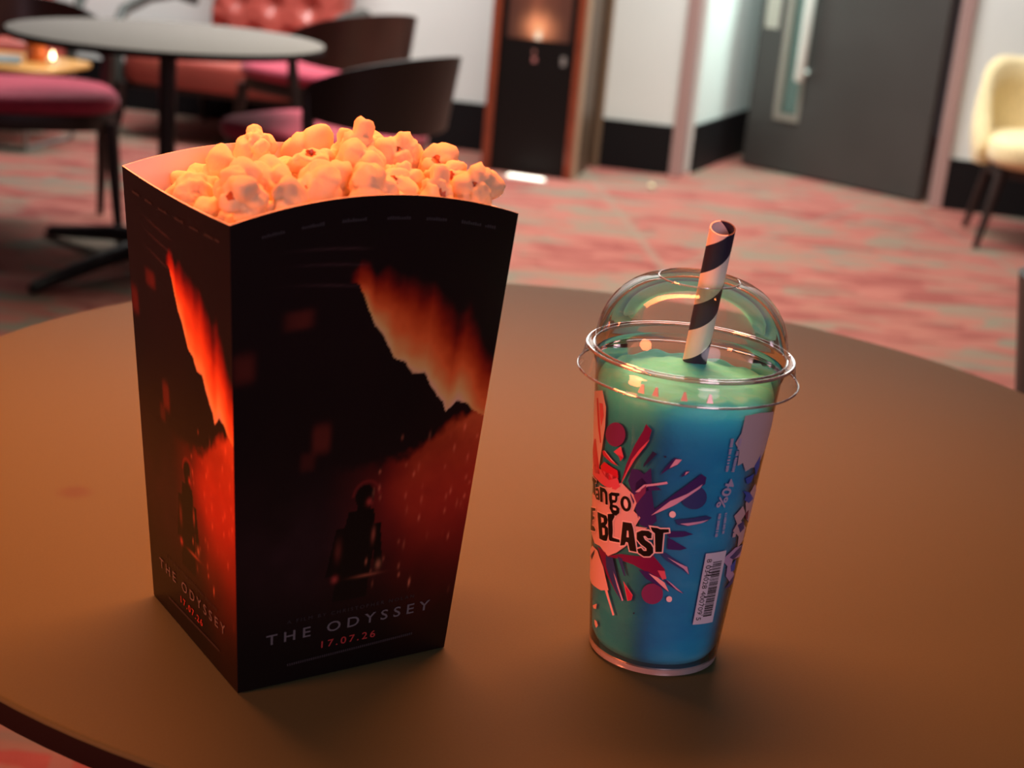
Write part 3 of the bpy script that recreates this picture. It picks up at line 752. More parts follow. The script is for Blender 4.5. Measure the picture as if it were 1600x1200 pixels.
FLAKES = [
  (40.9,24.1,217.2,9.6),(40.2,3.6,216.7,11.5),(17.9,-5.9,216.1,10.0),(52.3,-12.2,216.0,9.8),(44.8,-29.0,214.0,9.9),(1.4,-45.8,213.7,11.3),
  (23.7,19.7,213.6,9.8),(4.7,14.8,212.3,11.4),(30.4,-18.1,212.2,9.1),(53.2,48.7,212.2,8.9),(51.2,-46.7,212.1,10.5),(-45.6,-22.3,212.0,10.0),
  (-2.7,-23.0,211.4,10.0),(-52.4,-43.9,211.2,9.4),(18.2,45.3,211.1,11.6),(15.8,-29.7,211.0,11.0),(-17.9,-36.8,210.9,11.6),(-25.5,-10.3,210.1,11.3),
  (32.5,-45.6,209.3,10.0),(-17.0,16.5,208.2,9.6),(-33.8,-47.9,208.1,9.4),(52.2,15.2,206.7,9.4),(37.2,47.6,206.5,9.6),(-34.1,26.0,206.2,11.6),
  (51.9,32.7,206.1,9.6),(-5.0,31.4,204.8,11.1),(1.5,-4.6,204.7,11.4),(-50.4,11.1,201.8,10.6),(25.9,4.5,201.5,11.1),(51.2,-1.8,201.0,9.9),
  (-16.3,46.6,200.7,10.2),(16.3,-46.1,199.8,10.6),(14.1,28.6,199.8,10.6),(51.4,-19.9,199.7,9.7),(35.9,21.4,199.4,10.7),(2.3,-34.3,199.1,8.9),
  (18.3,-14.0,198.8,10.6),(-15.7,1.7,198.2,9.7),(-31.8,-26.4,198.1,11.4),(36.5,-10.8,198.1,9.4),(34.1,-29.7,197.9,11.0),(-50.9,-32.4,197.3,10.0),
  (-5.5,-48.0,196.3,8.9),(28.0,38.8,196.3,8.6),(51.2,-37.5,196.2,9.7),(-12.1,-16.7,196.2,10.4),(-35.8,44.8,195.9,11.5),(-52.7,-48.6,195.5,8.4),
  (-22.1,-47.6,195.3,9.2),(51.0,46.9,195.3,9.7),(-34.4,0.7,195.1,11.0),(-48.9,-13.4,194.7,11.4),(8.7,46.9,194.1,9.7),(39.1,-48.3,193.7,8.6),
  (-13.2,-34.0,192.6,9.1),(-49.3,28.8,192.5,11.0),(-19.3,30.9,192.4,9.2),(9.0,10.7,192.2,11.2),(-9.0,17.1,192.1,9.8),(-37.6,-48.2,192.1,8.6),
  (-26.3,16.3,191.7,9.0),(16.7,-30.8,190.9,9.7),(49.7,11.9,189.0,10.5),(-5.2,40.1,188.6,8.7),(48.7,30.6,187.3,11.2),(36.9,1.6,185.8,9.2),
  (-50.5,2.9,185.2,9.6),(26.2,13.9,184.8,9.2),(20.7,-2.2,184.1,9.8),(2.8,-7.2,183.9,11.2),(50.8,-7.2,183.8,9.3),(31.3,29.2,183.7,9.1),
  (0.4,-26.0,183.5,10.7),(37.8,45.9,183.5,10.1),(6.2,-44.6,182.6,11.1),(47.3,-25.4,182.4,11.1),(-39.9,15.0,182.3,9.2),(-20.4,45.0,182.1,10.8),
  (17.2,-17.9,182.0,8.5),(26.5,-44.6,181.9,11.1),(-29.0,-37.3,181.3,10.7),(14.2,26.0,181.0,10.2),(-16.9,-5.7,180.9,11.0),(29.5,-27.6,180.9,8.5),
  (-12.6,-46.3,180.7,9.7),(-16.5,-24.1,180.6,8.7),(21.5,44.1,180.1,11.4),(-32.0,-18.2,179.8,10.2),(-48.1,44.3,179.3,11.2),(48.9,-45.1,179.3,10.6),
  (-48.4,-26.7,179.2,11.0),(-48.4,-44.6,179.1,11.0),(-3.1,8.5,178.6,8.8),(-31.0,29.3,178.4,10.4),(51.6,47.8,178.3,8.4),(-4.3,26.8,176.2,11.4),
  (-34.5,-0.9,175.4,10.4),(-19.9,13.3,174.8,11.0),(-50.6,25.3,174.7,9.0),(5.5,44.8,174.7,10.7),(-50.2,-10.3,174.2,9.3),(-32.8,45.3,169.5,10.0),
  (-49.6,4.8,168.2,9.4),(-8.6,45.1,167.5,10.2),(-35.5,13.3,166.8,8.4),(-47.2,36.1,160.5,11.0),(-49.2,18.4,159.8,9.3),
]
PRINT = [
  ('pale',1,[(-52.9,75.52),(-42.13,84.22),(-33.51,86.93),(-27.09,91.85),(-20.67,88.31),(-18.79,85.2),(-20.07,80.66),(-16.61,78.38),(-18.65,73.6),(-13.09,74.33),(-15.25,72.08),(-17.42,68.94),(-20.49,64.61),(-27.6,57.42),(-33.06,53.55),(-40.11,55.68),(-46.05,54.37),(-53.7,57.02),(-54.04,66.21)]),
  ('rose',1,[(-51.95,91.46),(-45.65,91.93),(-38.52,92.76),(-33.94,93.33),(-29.5,93.36),(-27.73,89.8),(-30.13,87.2),(-37.35,86.02),(-45.2,86.16),(-53.96,85.09)]),
  ('mist',0,[(-57.69,123.14),(-42.46,129.38),(-39.02,122.94),(-39.15,113.83),(-40.85,104.84),(-43.51,91.97),(-57.72,86.13),(-57.69,100.54)]),  # pale patch paints the pinkish reflection on the cup's upper left
  ('crimson',1,[(-48.93,123.41),(-47,124.03),(-45.43,118.37),(-42.12,105.16),(-42.96,104.4),(-45.99,111.11)]),
  ('rose',1,[(-45.22,122.58),(-41.67,123.55),(-40.54,118.24),(-42.61,112.46),(-44.3,116.76)]),
  ('crimson',1,[(-51.18,103.18),(-48.65,104.19),(-43.66,94.02),(-42.41,89.88),(-47.9,88.01),(-57.72,94.69)]),
  ('plum',1,[(-26.62,114.83),(-26.69,113.34),(-27.1,111.82),(-27.83,110.38),(-28.85,109.1),(-30.12,108.06),(-31.57,107.32),(-33.13,106.92),(-34.69,106.89),(-36.13,107.24),(-37.33,107.95),(-38.16,109.01),(-38.51,110.35),(-38.34,111.9),(-37.69,113.54),(-36.63,115.13),(-35.3,116.55),(-33.81,117.68),(-32.29,118.45),(-30.82,118.8),(-29.48,118.72),(-28.35,118.23),(-27.47,117.37),(-26.88,116.21)]),
  ('rose',2,[(-32.48,104.6),(-28.52,108.57),(-26.81,104.2),(-27.43,102.94)]),
  ('crimson',3,[(-30.22,104.21),(-26.79,104),(-28.3,101.58),(-28.89,103.03)]),
  ('crimson',2,[(-40.63,101.58),(-39.16,102.59),(-29.36,98.88),(-33.7,98.9),(-39.74,100.05)]),
  ('pink',3,[(-39.16,102.59),(-38.08,102.61),(-30.42,99.32),(-33.78,100.12)]),
  ('red',1,[(-41.79,93.95),(-38.81,97.28),(-29.72,96.65),(-29,93.55),(-34.95,89.97),(-40.79,91.82)]),
  ('wine',2,[(-17.68,122.6),(-15.13,120.45),(-15.87,116.15),(-22.74,103.31),(-26.95,92.62),(-28.11,87.96),(-25.22,101.22),(-22.05,111.01),(-18.71,119.03)]),
  ('rose',3,[(-19.57,110.14),(-15.51,116.25),(-17.06,112.53),(-21.2,105.06),(-27.31,90.8),(-28.16,88.79),(-22.8,104.13)]),
  ('ink',2,[(-13.96,110.89),(-12.08,110.12),(-15.66,104.63),(-17.38,102.27),(-17.15,104.21)]),
  ('ink',2,[(-9.38,109.69),(-8.53,110),(-8.11,109.33),(-8.95,108.95)]),
  ('indigo',2,[(-5.02,109.69),(-2.21,109.29),(-3.32,106.84),(-7.2,103.69),(-10.1,100.38),(-8.32,104.3)]),
  ('lilac',3,[(-4.61,109.14),(-2.21,109.29),(-3.67,106.79),(-6.59,104.64)]),
  ('indigo',2,[(-0.19,103.91),(1.5,104.5),(1,102.78),(-1.94,100.77)]),
  ('lilac',3,[(0.01,103.72),(1.37,104.07),(-0.32,102.02)]),
  ('indigo',1,[(-22.5,100.05),(-19.64,100.76),(-16.75,99.32),(-14.01,102.99),(-13.03,96.12),(-8.72,93.74),(-21.73,89.78),(-23.78,93.74)]),
  ('lilac',2,[(-16.34,94.39),(-6.98,98.08),(-6.52,97.11),(-14.75,93.99),(-18.4,90.24),(-20.02,89.74)]),
  ('navy',1,[(10.38,92),(10.41,90.36),(9.97,88.86),(9.08,87.62),(7.85,86.72),(6.37,86.23),(4.77,86.18),(3.2,86.56),(1.78,87.35),(0.62,88.5),(-0.2,89.92),(-0.61,91.51),(-0.59,93.15),(-0.15,94.69),(0.69,96.02),(1.84,97.01),(3.23,97.58),(4.75,97.67),(6.29,97.26),(7.74,96.4),(8.98,95.16),(9.89,93.65)]),
  ('indigo',2,[(-11.63,82.89),(-3.16,92.99),(6.33,103.18),(8.65,101.66),(8.61,98.42),(-1.73,89.56),(-9.38,82.18)]),
  ('lilac',3,[(-11.98,80.73),(-4.8,89.12),(1.93,93.57),(7.54,98.41),(6.77,96.48),(-2.54,87.64)]),
  ('indigo',1,[(-22.31,87.77),(-20.28,93.77),(-17.43,97.49),(-13.53,95.71),(-11.64,87.15),(-9.32,78.56),(-12.34,74.52),(-16.29,74.72),(-18.32,79.54)]),
  ('plum',2,[(-20.64,87.91),(-17,92.31),(-15.28,94.43),(-15.33,90.73),(-17.36,87.27),(-18.72,84.39)]),
  ('white',2,[(-1.7,83.13),(-1.73,82.52),(-1.96,81.97),(-2.37,81.57),(-2.87,81.38),(-3.41,81.43),(-3.89,81.7),(-4.24,82.16),(-4.41,82.74),(-4.37,83.36),(-4.13,83.91),(-3.73,84.31),(-3.23,84.5),(-2.7,84.46),(-2.23,84.18),(-1.87,83.71)]),
  ('navy',2,[(-1.7,80.44),(11.64,83.07),(14.43,82.03),(12.15,80.1),(4.02,77.88),(-0.35,78.14)]),
  ('lilac',3,[(0.64,78.86),(13.15,81.14),(10.47,79.67),(3.99,78.12)]),
  ('indigo',2,[(-4.77,74.47),(3.27,75.37),(7.14,74.03),(2.56,72.49),(-3.35,71.61)]),
  ('indigo',2,[(-3.67,71.56),(-0.43,70.12),(5.34,67.04),(2.34,65.89),(-3.22,65.79)]),
  ('navy',2,[(-7.42,63.97),(-3.74,64.01),(1.36,61.09),(7.3,57.52),(8.36,53.67),(4.73,56.29),(-2.74,60.06)]),
  ('lilac',3,[(-2.69,61.82),(1.52,59.93),(6.7,57.81),(8.14,53.97),(5.19,56.9)]),
  ('wine',1,[(-34.63,52.84),(-24.89,57.84),(-15.76,59.64),(-9.32,61.83),(-3.3,55.86),(-2.2,51.28),(-6.01,51.29),(-12.89,53.36),(-18.27,54.78),(-26.74,54.81)]),
  ('indigo',2,[(-15.16,53.05),(-10.64,53.31),(-6.01,51.29),(0.02,44.68),(-4.4,46.81),(-11.38,49.59)]),
  ('pink',3,[(-10.28,52.51),(-6.01,51.29),(-2.49,49.16),(-0.01,44.86),(-2.74,46.75)]),
  ('rose',2,[(-6.41,54.77),(-3.2,54.99),(-1.94,51.31),(-3.74,50.47)]),
  ('indigo',2,[(-3.27,51.13),(0.79,49.22),(7.22,44.44),(5.34,44.71),(-1.33,48.71)]),
  ('lilac',3,[(-1.86,50.73),(1.41,48.68),(6.81,44.43),(3.44,46.13)]),
  ('plum',1,[(-2.5,43.5),(-2.5,42.13),(-2.85,40.81),(-3.52,39.62),(-4.48,38.64),(-5.65,37.92),(-6.96,37.51),(-8.32,37.43),(-9.63,37.68),(-10.8,38.26),(-11.74,39.13),(-12.39,40.24),(-12.71,41.53),(-12.66,42.9),(-12.26,44.27),(-11.54,45.53),(-10.56,46.59),(-9.39,47.37),(-8.11,47.82),(-6.8,47.89),(-5.53,47.59),(-4.41,46.94),(-3.49,45.99),(-2.83,44.81)]),
  ('white',2,[(2.05,41.25),(2.03,40.68),(1.79,40.17),(1.38,39.81),(0.86,39.66),(0.31,39.72),(-0.18,40),(-0.55,40.45),(-0.73,41.01),(-0.7,41.59),(-0.46,42.1),(-0.05,42.46),(0.46,42.62),(1,42.56),(1.5,42.27),(1.87,41.81)]),
  ('ink',1,[(-16.11,30.99),(-15.21,31.36),(-15.13,30.54),(-15.92,30.31)]),
  ('wine',1,[(-42.45,54.77),(-34.75,54.55),(-31.49,45.87),(-25.55,39.27),(-23.1,35.36),(-25.36,36.94),(-33.1,44.03)]),
  ('navy',2,[(-34.63,52.84),(-29.68,54.27),(-26,45.05),(-21.76,35.83),(-23.05,34.78),(-29.56,41.9),(-33.82,47.87)]),
  ('lilac',3,[(-28.8,47.54),(-26.71,44.79),(-21.73,35.54),(-22.36,34.9),(-25.68,41.01)]),
  ('navy',2,[(-26.83,55.95),(-24.05,55.79),(-21.44,47.86),(-22.42,47.82)]),
  ('rose',3,[(-22.53,45.11),(-16.93,39.77),(-17.33,37.25),(-19.45,35.99)]),
  ('crimson',4,[(-21.37,43.13),(-17.21,39.39),(-17.61,36.87),(-19.16,36.39)]),
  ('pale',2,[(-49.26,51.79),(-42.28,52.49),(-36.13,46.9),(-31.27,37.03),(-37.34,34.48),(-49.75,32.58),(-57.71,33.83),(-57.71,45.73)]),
  ('pink',3,[(-33.89,35.95),(-32.12,36.69),(-26.39,26.32),(-27.51,25.59),(-29.88,29.79)]),
  ('ink',3,[(-53.36,44.69),(-45.21,51.5),(-45.88,49.15),(-49.75,44.49)]),
  ('pale',2,[(-43.17,16.8),(-40.28,17.18),(-38.86,15.68),(-40.68,13.65),(-42.52,14.66)]),
  ('pale',2,[(-46.36,22.65),(-40.95,25.98),(-41.42,23.05),(-44.44,22)]),
  ('mist',1,[(21.07,129.75),(29.47,129.71),(42.74,126.81),(48.92,117.8),(43.01,107.79),(37.68,102.27),(31.6,103.03),(28.01,102.2),(25.16,106.88),(22.3,105.95),(21.7,113.2),(18.85,117.12),(20.86,121.59)]),
  ('pale',1,[(33.94,85.05),(36.83,90.33),(39.97,92.99),(48.92,86.06),(48.92,77.36),(48.93,69.8),(38.75,76.09)]),
  ('pale',1,[(26.93,80.71),(32.11,84.34),(36.49,79.32),(33.33,76.81),(41.48,70.75),(42.53,64.06),(36.27,62.47),(34.41,68.73),(28.43,72.9),(30.31,76.16)]),
  ('pale',1,[(28.86,71.55),(31.23,72.42),(31.55,69.33),(29.17,69.47)]),
  ('lilac',1,[(27.26,60.64),(33.95,63.21),(45.4,61.07),(45.3,54.74),(34.04,57.48),(33.8,52.46),(40.81,47.5),(38.3,43.26),(30.98,49.47),(30.31,54.77),(26.28,58.08)]),
  ('cobalt',2,[(29.33,92.43),(35.16,90.23),(43.07,84.51),(37.19,84.3),(31.96,87.46),(32.67,89.35)]),
  ('cobalt',2,[(29.12,98.56),(35.89,99.17),(34.58,95.29),(31.06,95.4)]),
  ('navy',2,[(31.03,75.22),(36.03,75.98),(39.1,71.21),(35.18,70.25)]),
  ('navy',2,[(30.35,59.2),(35.36,61.12),(44.44,61.94),(44.11,58.01),(34.22,57.04)]),
  ('navy',2,[(32.67,42.8),(37,45.65),(41.05,47.15),(41.62,42.56),(35.89,42.29)]),
  ('cobalt',2,[(33.07,54.22),(37.78,56.25),(39.17,50.02),(35.17,50.49)]),
  ('wine',2,[(35.89,79.51),(39.44,80.21),(41.34,75.18),(38.44,75.57)]),
  ('cobalt',2,[(34.11,103.32),(38.16,107.56),(40.19,101.46),(38.12,97.26)]),
]
LETTERS = [
  [[(-54.62,68.5),(-45.45,71.97),(-45.55,70.67),(-49.72,68.88),(-49.46,66.47),(-46.62,67.27),(-46.73,65.96),(-49.84,64.4),(-50.48,61.37),(-47.1,62.41),(-44.46,61.86),(-45.04,60.76),(-53.83,57.61)]],
  [[(-42.92,71.38),(-35.02,72.82),(-33.98,71.36),(-34.15,69.4),(-35.34,67.86),(-33.52,67.35),(-33.05,64.17),(-33.89,60.86),(-35.81,59.98),(-40.01,59.34)],[(-39.41,70.36),(-37.04,70.73),(-36.77,68.95),(-38.75,67.7)],[(-38,65.7),(-35.89,66.16),(-35.49,63.16),(-37.24,62.21)]],
  [[(-34.16,74.01),(-29.72,75.98),(-29.61,74.36),(-30.79,71.8),(-30.23,67.82),(-30.24,64.03),(-26.08,64.56),(-25.73,63.21),(-31.8,61.71),(-32.55,62.26)]],
  [[(-24.84,73.83),(-20.43,74.71),(-19.4,72.53),(-16.78,61.52),(-20.2,61.1),(-21.39,64.73),(-22.52,64.77),(-23.07,62.89),(-25.38,61.85)],[(-22.41,70.28),(-21.63,70.55),(-21.15,67.34),(-22.39,67.14)]],
  [[(-17.6,70.99),(-15.31,72.7),(-12.22,73.3),(-10.78,72.38),(-10.73,69.87),(-12.25,69.51),(-13.51,70.45),(-14.46,69.99),(-13.53,68.55),(-10.86,67.31),(-9.52,65.5),(-9.26,63.01),(-10.63,61.01),(-13.36,60.34),(-15.92,61.34),(-16.7,63.03),(-14.94,64.16),(-13.62,63.03),(-12.25,63.38),(-12.56,64.58),(-15.09,65.81),(-17.32,67.71)]],
  [[(-11.64,75.32),(-8.64,75.57),(-7.48,75.18),(-3.85,75.8),(-3.49,74.26),(-5.82,73.59),(-5.53,64.15),(-8.35,63.63),(-9.48,72.67),(-10.7,73.45)]],
  [[(-52.05,84.83),(-45.11,85.65),(-45.28,84.34),(-46.95,83.85),(-45.94,78.03),(-48.36,77.43),(-50.04,82.97),(-52.17,82.71)]],
  [[(-46.22,81.45),(-43.2,82.94),(-41.74,81.89),(-41.09,77.68),(-44.43,76.8),(-46.12,77.75),(-44.65,79.75),(-42.92,80.23),(-43.17,81.5),(-45.64,80.45)],[(-44.32,78.81),(-42.85,79.26),(-42.78,78.33),(-44.07,77.91)]],
  [[(-41.28,84.57),(-39.3,84.78),(-36.83,85.18),(-35.03,84.26),(-34.26,78.35),(-36.01,77.84),(-36.66,82.56),(-37.59,83.21),(-38.71,82.74),(-38.24,77.96),(-40.23,77.33)]],
  [[(-33.9,83.88),(-32.27,85.36),(-27.68,86.7),(-27.49,85.33),(-28.53,84.74),(-28.5,82.89),(-29.31,81.34),(-31.11,80.52),(-31.22,79.77),(-28.72,80.31),(-27.07,79.48),(-27.01,77.22),(-28.88,75.14),(-31.49,75.5),(-33.17,77.33),(-32.89,79.31),(-33.6,81.11)],[(-31.89,83.86),(-29.93,84.29),(-29.91,82.48),(-31.65,81.96)],[(-31.13,78.43),(-28.87,78.8),(-28.8,77.79),(-30.73,77.34)]],
  [[(-21.28,83.78),(-21.18,82.64),(-21.33,81.53),(-21.74,80.55),(-22.37,79.8),(-23.15,79.34),(-24.03,79.23),(-24.91,79.46),(-25.71,80.02),(-26.33,80.86),(-26.71,81.89),(-26.81,83.03),(-26.62,84.17),(-26.16,85.17),(-25.49,85.96),(-24.67,86.43),(-23.8,86.55),(-22.96,86.3),(-22.21,85.71),(-21.64,84.84)],[(-22.79,83.28),(-22.71,82.59),(-22.74,81.94),(-22.88,81.37),(-23.13,80.96),(-23.45,80.73),(-23.83,80.72),(-24.21,80.91),(-24.57,81.3),(-24.86,81.84),(-25.07,82.49),(-25.15,83.18),(-25.12,83.83),(-24.96,84.4),(-24.71,84.82),(-24.38,85.05),(-24,85.07),(-23.62,84.87),(-23.27,84.48),(-22.99,83.93)]],
]
N_BIG = 6
BARCODE = [(14.7,64.25),(26.39,63.98),(27.61,26.98),(14.66,27.97)]
FORTY = [(20.9,99.95),(17.34,86.46)]
MICRO = [[(16.86,119.58),(17.23,103.63)],[(20.91,119.13),(20.27,102.8)],[(17.93,83.57),(18.37,71.87)],[(21.2,83.58),(21.96,72.56)]]
for i, (x, y, z, r) in enumerate(FLAKES):
    flake(R.randrange(len(KERN)), CM @ Vector((x/1000, y/1000, z/1000)), r/1000 * 1.10,
          (R.uniform(0, 6.28), R.uniform(0, 6.28), R.uniform(0, 6.28)), **dict(zip(('hull', 'label', 'group', 'aim'), R.choice(((1, HULL_LABEL, 'popcorn flakes with brown hull', (R.uniform(-.6, .6), -.8, R.uniform(.3, .9))), (0, POP_LABEL, 'plain popcorn flakes', None))))))
for (k, x, y, z, s, rot, lab) in [
    (10, .020, .003, .2200, .0120, (.15, .1, .2), 'tallest popcorn flake standing upright at the middle of the heap, brown hull in its hollow'),
    (1, -.008, .046, .2160, .0105, (.4, .2, 1.0), 'knobbly popcorn flake sticking up at the back left of the heap')]:
    flake(k, CM @ Vector((x, y, z)), s, rot, lab, None)
flake(6, (.473, 5.729, .011), .011, (.3, .2, 1), 'single pale popcorn flake dropped on the carpet in front of the doorway', None, hull=False, inside=False)

# ------------------------------------------------------------------ blue slush in a printed clear cup with a domed lid
UX, UY = .07747, .6311
cup = empty('slush_cup', (UX, UY, TBL + .0004)); tag(cup, 'clear printed plastic cup with domed lid holding blue slush, right of the carton', 'cup')
C_R0, C_R1, C_ZT = .0302, .0405, .126
def crad(z): return C_R0 + (C_R1 - C_R0) * z / C_ZT
cup_m = clear_plastic('cup_plastic', haze=.014, hazecol=(.9, .85, .88), rough=.06, gain=.8)
lid_m = clear_plastic('lid_plastic', haze=.012, rough=.015, gain=.5)
rim_m = clear_plastic('rim_plastic', haze=.22, hazecol=(.95, .9, .85), rough=.05, gain=2.2)
MB().lathe([(0, .003), (.024, .003), (.0275, .0012), (.0290, .0004), (C_R0 - .0004, .0012), (crad(.004), .004)] + [(crad(z), z) for z in (.02, .05, .08, .11, .126, .138)] + [(.0418, .139), (.0424, .141), (.0418, .1425)], 128).build('cup_wall', cup_m, cup, angle=60)
MB().lathe([(.0278, .0012), (.0290, .0003), (.0302, .0010), (.0305, .004), (.0303, .0045), (.0290, .003)], 96, closed=True).build('base_ring', clear_plastic('frosted_base', haze=.35, hazecol=(.75, .68, .68), rough=.2), cup)

def wrap(v, f, layer):
    """flat print (mm along the girth, mm up) -> onto the cone of the cup wall"""
    bm = bmesh.new(); vs = [bm.verts.new((x, y, 0)) for x, y in v]
    for q in f:
        try: bm.faces.new([vs[i] for i in q])
        except ValueError: pass
    xs = [p[0] for p in v]
    for g in np.arange(math.floor(min(xs) / 2.5) * 2.5, max(xs), 2.5):
        bmesh.ops.bisect_plane(bm, geom=bm.verts[:] + bm.edges[:] + bm.faces[:], plane_co=(g, 0, 0), plane_no=(1, 0, 0))
    bm.verts.index_update(); out = []
    for q in bm.verts:
        t = q.co.x / 36.0; z = q.co.y / 1000; r_ = crad(z) + .00012 + .00006 * layer
        out.append((r_ * math.sin(t), -r_ * math.cos(t), z))
    fs = [tuple(w.index for w in fc.verts) for fc in bm.faces]; bm.free()
    return out, fs
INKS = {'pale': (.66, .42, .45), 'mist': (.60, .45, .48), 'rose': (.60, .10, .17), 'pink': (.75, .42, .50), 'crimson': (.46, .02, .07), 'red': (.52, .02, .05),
        'wine': (.16, .008, .07), 'plum': (.17, .03, .13), 'ink': (.02, .02, .08), 'indigo': (.04, .02, .15), 'navy': (.03, .05, .20), 'cobalt': (.02, .10, .50), 'lilac': (.55, .36, .58), 'white': (.80, .66, .75)}
KEYS = list(INKS)
pm = MB()
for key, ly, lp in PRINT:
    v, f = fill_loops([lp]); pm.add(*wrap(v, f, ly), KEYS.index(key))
pm.build('burst_print', [mat('print_' + k, c, .35, spec=.4) for k, c in INKS.items()], cup, angle=60)['label'] = 'pink and indigo starburst print, with a pinkish reflection painted at its upper left edge'
bl = MB(); wl = MB()
for i, lp in enumerate(LETTERS):
    v, f = fill_loops([grow(lp[0], 1.15 if i < N_BIG else .55)]); wl.add(*wrap(v, f, 5))
    v, f = fill_loops(lp); bl.add(*wrap(v, f, 7))
black_ink = mat('black_ink', (.006, .004, .005), .35); white_ink = mat('white_ink', (.80, .62, .66), .45)
wl.build('letter_outline', white_ink, cup, angle=60); bl.build('lettering', black_ink, cup, angle=60)['label'] = 'black lettering on the burst'
# bar code label, 40% line and its small print
bcm = MB(); q = [Vector(p) for p in BARCODE]
def bq(a, b): return (q[0] * (1-a) + q[1] * a) * (1-b) + (q[3] * (1-a) + q[2] * a) * b
def strip(mb, a0, a1, b0, b1, ly): mb.add(*wrap([bq(a0, b0), bq(a1, b0), bq(a1, b1), bq(a0, b1)], [(0, 1, 2, 3)], ly))
strip(bcm, 0, 1, 0, 1, 5); lab = bcm.build('barcode_label', mat('label_white', (.78, .68, .78), .5), cup, angle=60)
bars = MB(); b = .13
while b < .90:
    w = R.choice((.006, .006, .012, .018)); strip(bars, .40 if R.random() < .85 else .28, .84, b, b + w, 7); b += w + R.choice((.006, .008, .014))
v, f = text_shape('8 034028 400709 5', 1.0)
bars.add(*wrap([bq(.10 + .22 * (y), .08 + .86 * x) for x, y in v], f, 7))
bars.build('bars', black_ink, lab, angle=60)
sm_ = MB()
def vert_text(body, p0, p1, wid, bold=0):
    v, f = text_shape(body, 1.0, bold); p0, p1 = Vector(p0), Vector(p1); d = (p1 - p0); n = Vector((-d.y, d.x)).normalized() * wid
    sm_.add(*wrap([p0 + d * x + n * (y - .5) for x, y in v], f, 5))
vert_text('40%', FORTY[0], FORTY[1], 4.6, .02)
for m_, (p0, p1) in enumerate(MICRO):
    p0, p1 = Vector(p0), Vector(p1); d = p1 - p0; t_ = 0
    while t_ < .95:
        w = R.uniform(.02, .05); n = Vector((-d.y, d.x)).normalized() * R.uniform(.5, .75)
        a, e = p0 + d * t_, p0 + d * min(t_ + w, 1); sm_.add(*wrap([a - n, e - n, e + n, a + n], [(0, 1, 2, 3)], 5)); t_ += w + R.choice((.012, .012, .05))
sm_.build('small_print', mat('lilac_ink', (.50, .40, .58), .5), cup, angle=60)

# lid
lid = MB().lathe([(.0178, .1795), (.021, .1789), (.025, .1774), (.029, .1752), (.033, .1720), (.0362, .1685), (.0390, .1642), (.0410, .1595), (.0422, .1545), (.0426, .150), (.0424, .1470)], 128).build('dome_lid', lid_m, cup, angle=80)
MB().lathe([(.0424, .1470), (.0432, .1462), (.0446, .1466), (.0462, .1460), (.0468, .1440), (.0472, .1420), (.0478, .1395), (.0488, .1378), (.0492, .1368), (.0488, .1360)], 128).build('rim_skirt', lid_m, lid, angle=80)
for nm, r_, z_, t_ in (('rim_bead', .0458, .1464, .0008), ('rim_bead', .0490, .1364, .00055), ('hole_bead', .0177, .1796, .0004), ('rim_bead', .0428, .1466, .0006)):
    MB().lathe([(r_ + t_ * math.cos(a), z_ + t_ * math.sin(a)) for a in np.linspace(0, 2 * PI, 10, endpoint=False)], 128, closed=True).build(nm, rim_m, lid)
tb = clear_plastic('moulded_tab_plastic', haze=.75, hazecol=(.95, .62, .55), rough=.2)
for a in (-.50, -.37, -.12, .10):
    s, c = math.sin(a), -math.cos(a); w = .0014
    P = []
    for (u, z, r_) in ((-w, .1385, .0486), (w, .1385, .0486), (w * .35, .1420, .0476), (-w * .35, .1420, .0476)):
        for dr in (0, .0005): P.append(((r_ + dr) * s - c * 0 + u * math.cos(a), (r_ + dr) * c + u * math.sin(a), z))
    MB().add(P, [(0, 2, 4, 6), (1, 7, 5, 3), (0, 1, 3, 2), (2, 3, 5, 4), (4, 5, 7, 6), (6, 7, 1, 0)]).build('moulded_tab', tb, lid, smooth=False)

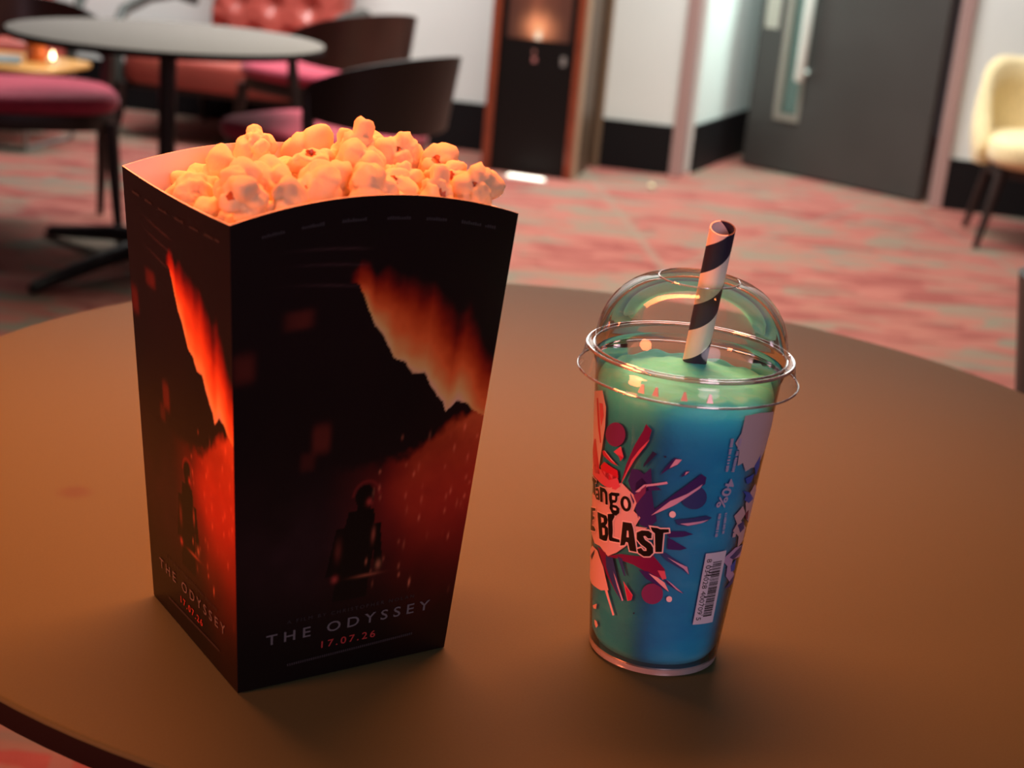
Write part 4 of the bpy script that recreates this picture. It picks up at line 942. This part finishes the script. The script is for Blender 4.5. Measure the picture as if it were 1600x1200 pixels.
# the slush itself
def slush_mat():
    m = mat('blue_slush', (.03, .50, .80), .45, spec=.3, sss=.55, sssr=(.25, .8, 1), sscale=.010, bump=.25, bscale=160)
    N = m.node_tree.nodes; L = m.node_tree.links; p = N['Principled BSDF']; tc = N.new('ShaderNodeTexCoord')
    mp = N.new('ShaderNodeMapping'); mp.inputs['Scale'].default_value = (30, 30, 70); L.new(tc.outputs['Object'], mp.inputs['Vector'])
    n = N.new('ShaderNodeTexNoise'); n.inputs['Detail'].default_value = 5; n.inputs['Scale'].default_value = 1; L.new(mp.outputs[0], n.inputs['Vector'])
    sx = N.new('ShaderNodeSeparateXYZ'); L.new(tc.outputs['Object'], sx.inputs[0])
    r = N.new('ShaderNodeMapRange'); r.inputs['From Min'].default_value = .002; r.inputs['From Max'].default_value = .020; r.inputs['To Min'].default_value = .30; r.inputs['To Max'].default_value = 0
    L.new(sx.outputs[2], r.inputs['Value'])
    ad = N.new('ShaderNodeMath'); ad.operation = 'ADD'; L.new(n.outputs['Fac'], ad.inputs[0]); L.new(r.outputs[0], ad.inputs[1])
    cr = N.new('ShaderNodeValToRGB'); L.new(ad.outputs[0], cr.inputs[0])
    cr.color_ramp.elements[0].position = .3; cr.color_ramp.elements[0].color = (.004, .30, .56, 1)
    cr.color_ramp.elements[1].position = .9; cr.color_ramp.elements[1].color = (.10, .50, .68, 1)
    q = cr.color_ramp.elements.new(.58); q.color = (.008, .38, .62, 1)
    # paler icy froth towards the top
    rz = N.new('ShaderNodeMapRange'); rz.interpolation_type = 'SMOOTHSTEP'; rz.inputs['From Min'].default_value = .110; rz.inputs['From Max'].default_value = .136; L.new(sx.outputs[2], rz.inputs['Value'])
    mz = N.new('ShaderNodeMix'); mz.data_type = 'RGBA'; L.new(rz.outputs[0], mz.inputs['Factor']); L.new(cr.outputs[0], mz.inputs['A']); mz.inputs['B'].default_value = (.09, .86, .95, 1)
    L.new(mz.outputs['Result'], p.inputs['Base Color'])
    return m
sb = MB(); prof = [(0, .0045), (.022, .0045), (C_R0 - .0022, .0055)] + [(crad(z) - .0012, z) for z in np.linspace(.009, .128, 26)] + [(crad(.131) - .0016, .131), (crad(.133) - .003, .1335)] + [(r_, .1345 + .0012 * (1 - r_ / .038)) for r_ in np.linspace(.036, 0, 22)]
sb.lathe(prof, 144)
sl = sb.build('slush_drink', slush_mat(), angle=80); sl.location = (UX, UY, TBL + .0004)
for v in sl.data.vertices:
    x, y, z = v.co
    if z > .128:
        r_ = math.hypot(x, y); k = min(1, (z - .128) / .005)
        v.co.z += k * (.0006 * math.sin(x * 160 + 1) * math.sin(y * 130) + .00022 * math.sin(x * 510 + y * 380) + .00012 * math.sin(y * 700 - x * 300)
                       + .0016 * math.exp(-((x - .005) ** 2 + (y - .018) ** 2) / .00006) + (.0012 * math.sin(9 * math.atan2(y, x)) * math.sin(5 * math.atan2(y, x) + 1) if r_ > .030 else 0))
tag(sl, 'frozen turquoise blue slush filling the clear printed cup', 'drink')

# paper straw, white with a navy spiral
s0 = Vector((.0822, .6585, TBL + .118)); s1 = Vector((.0830, .6185, TBL + .2055)); sd = s1 - s0
st_m = mat('paper_straw', (.86, .78, .78), .6)
N = st_m.node_tree.nodes; L = st_m.node_tree.links; tc = N.new('ShaderNodeTexCoord'); sx = N.new('ShaderNodeSeparateXYZ'); L.new(tc.outputs['Object'], sx.inputs[0])
at = N.new('ShaderNodeMath'); at.operation = 'ARCTAN2'; L.new(sx.outputs[1], at.inputs[0]); L.new(sx.outputs[0], at.inputs[1])
tu = N.new('ShaderNodeMath'); tu.operation = 'MULTIPLY'; tu.inputs[1].default_value = -1 / (2 * PI); L.new(at.outputs[0], tu.inputs[0])
zz = N.new('ShaderNodeMath'); zz.operation = 'MULTIPLY_ADD'; zz.inputs[1].default_value = 1 / .0325; L.new(sx.outputs[2], zz.inputs[0]); L.new(tu.outputs[0], zz.inputs[2])
of = N.new('ShaderNodeMath'); of.operation = 'ADD'; of.inputs[1].default_value = .31; of.label = 'turn'; L.new(zz.outputs[0], of.inputs[0])
frc = N.new('ShaderNodeMath'); frc.operation = 'FRACT'; L.new(of.outputs[0], frc.inputs[0])
lt = N.new('ShaderNodeMath'); lt.operation = 'LESS_THAN'; lt.inputs[1].default_value = .46; L.new(frc.outputs[0], lt.inputs[0])
mx = N.new('ShaderNodeMix'); mx.data_type = 'RGBA'; mx.inputs['A'].default_value = (.86, .78, .78, 1); mx.inputs['B'].default_value = (.012, .012, .05, 1)
L.new(lt.outputs[0], mx.inputs['Factor']); L.new(mx.outputs['Result'], N['Principled BSDF'].inputs['Base Color'])
Ls = sd.length
straw = MB().lathe([(.0055, 0), (.0055, Ls), (.0049, Ls), (.0049, 0)], 48, closed=True).build('paper_straw', st_m)
straw.location = s0; straw.rotation_euler = sd.to_track_quat('Z', 'Y').to_euler()
tag(straw, 'white paper straw with navy spiral stripe standing in the blue slush', 'straw')
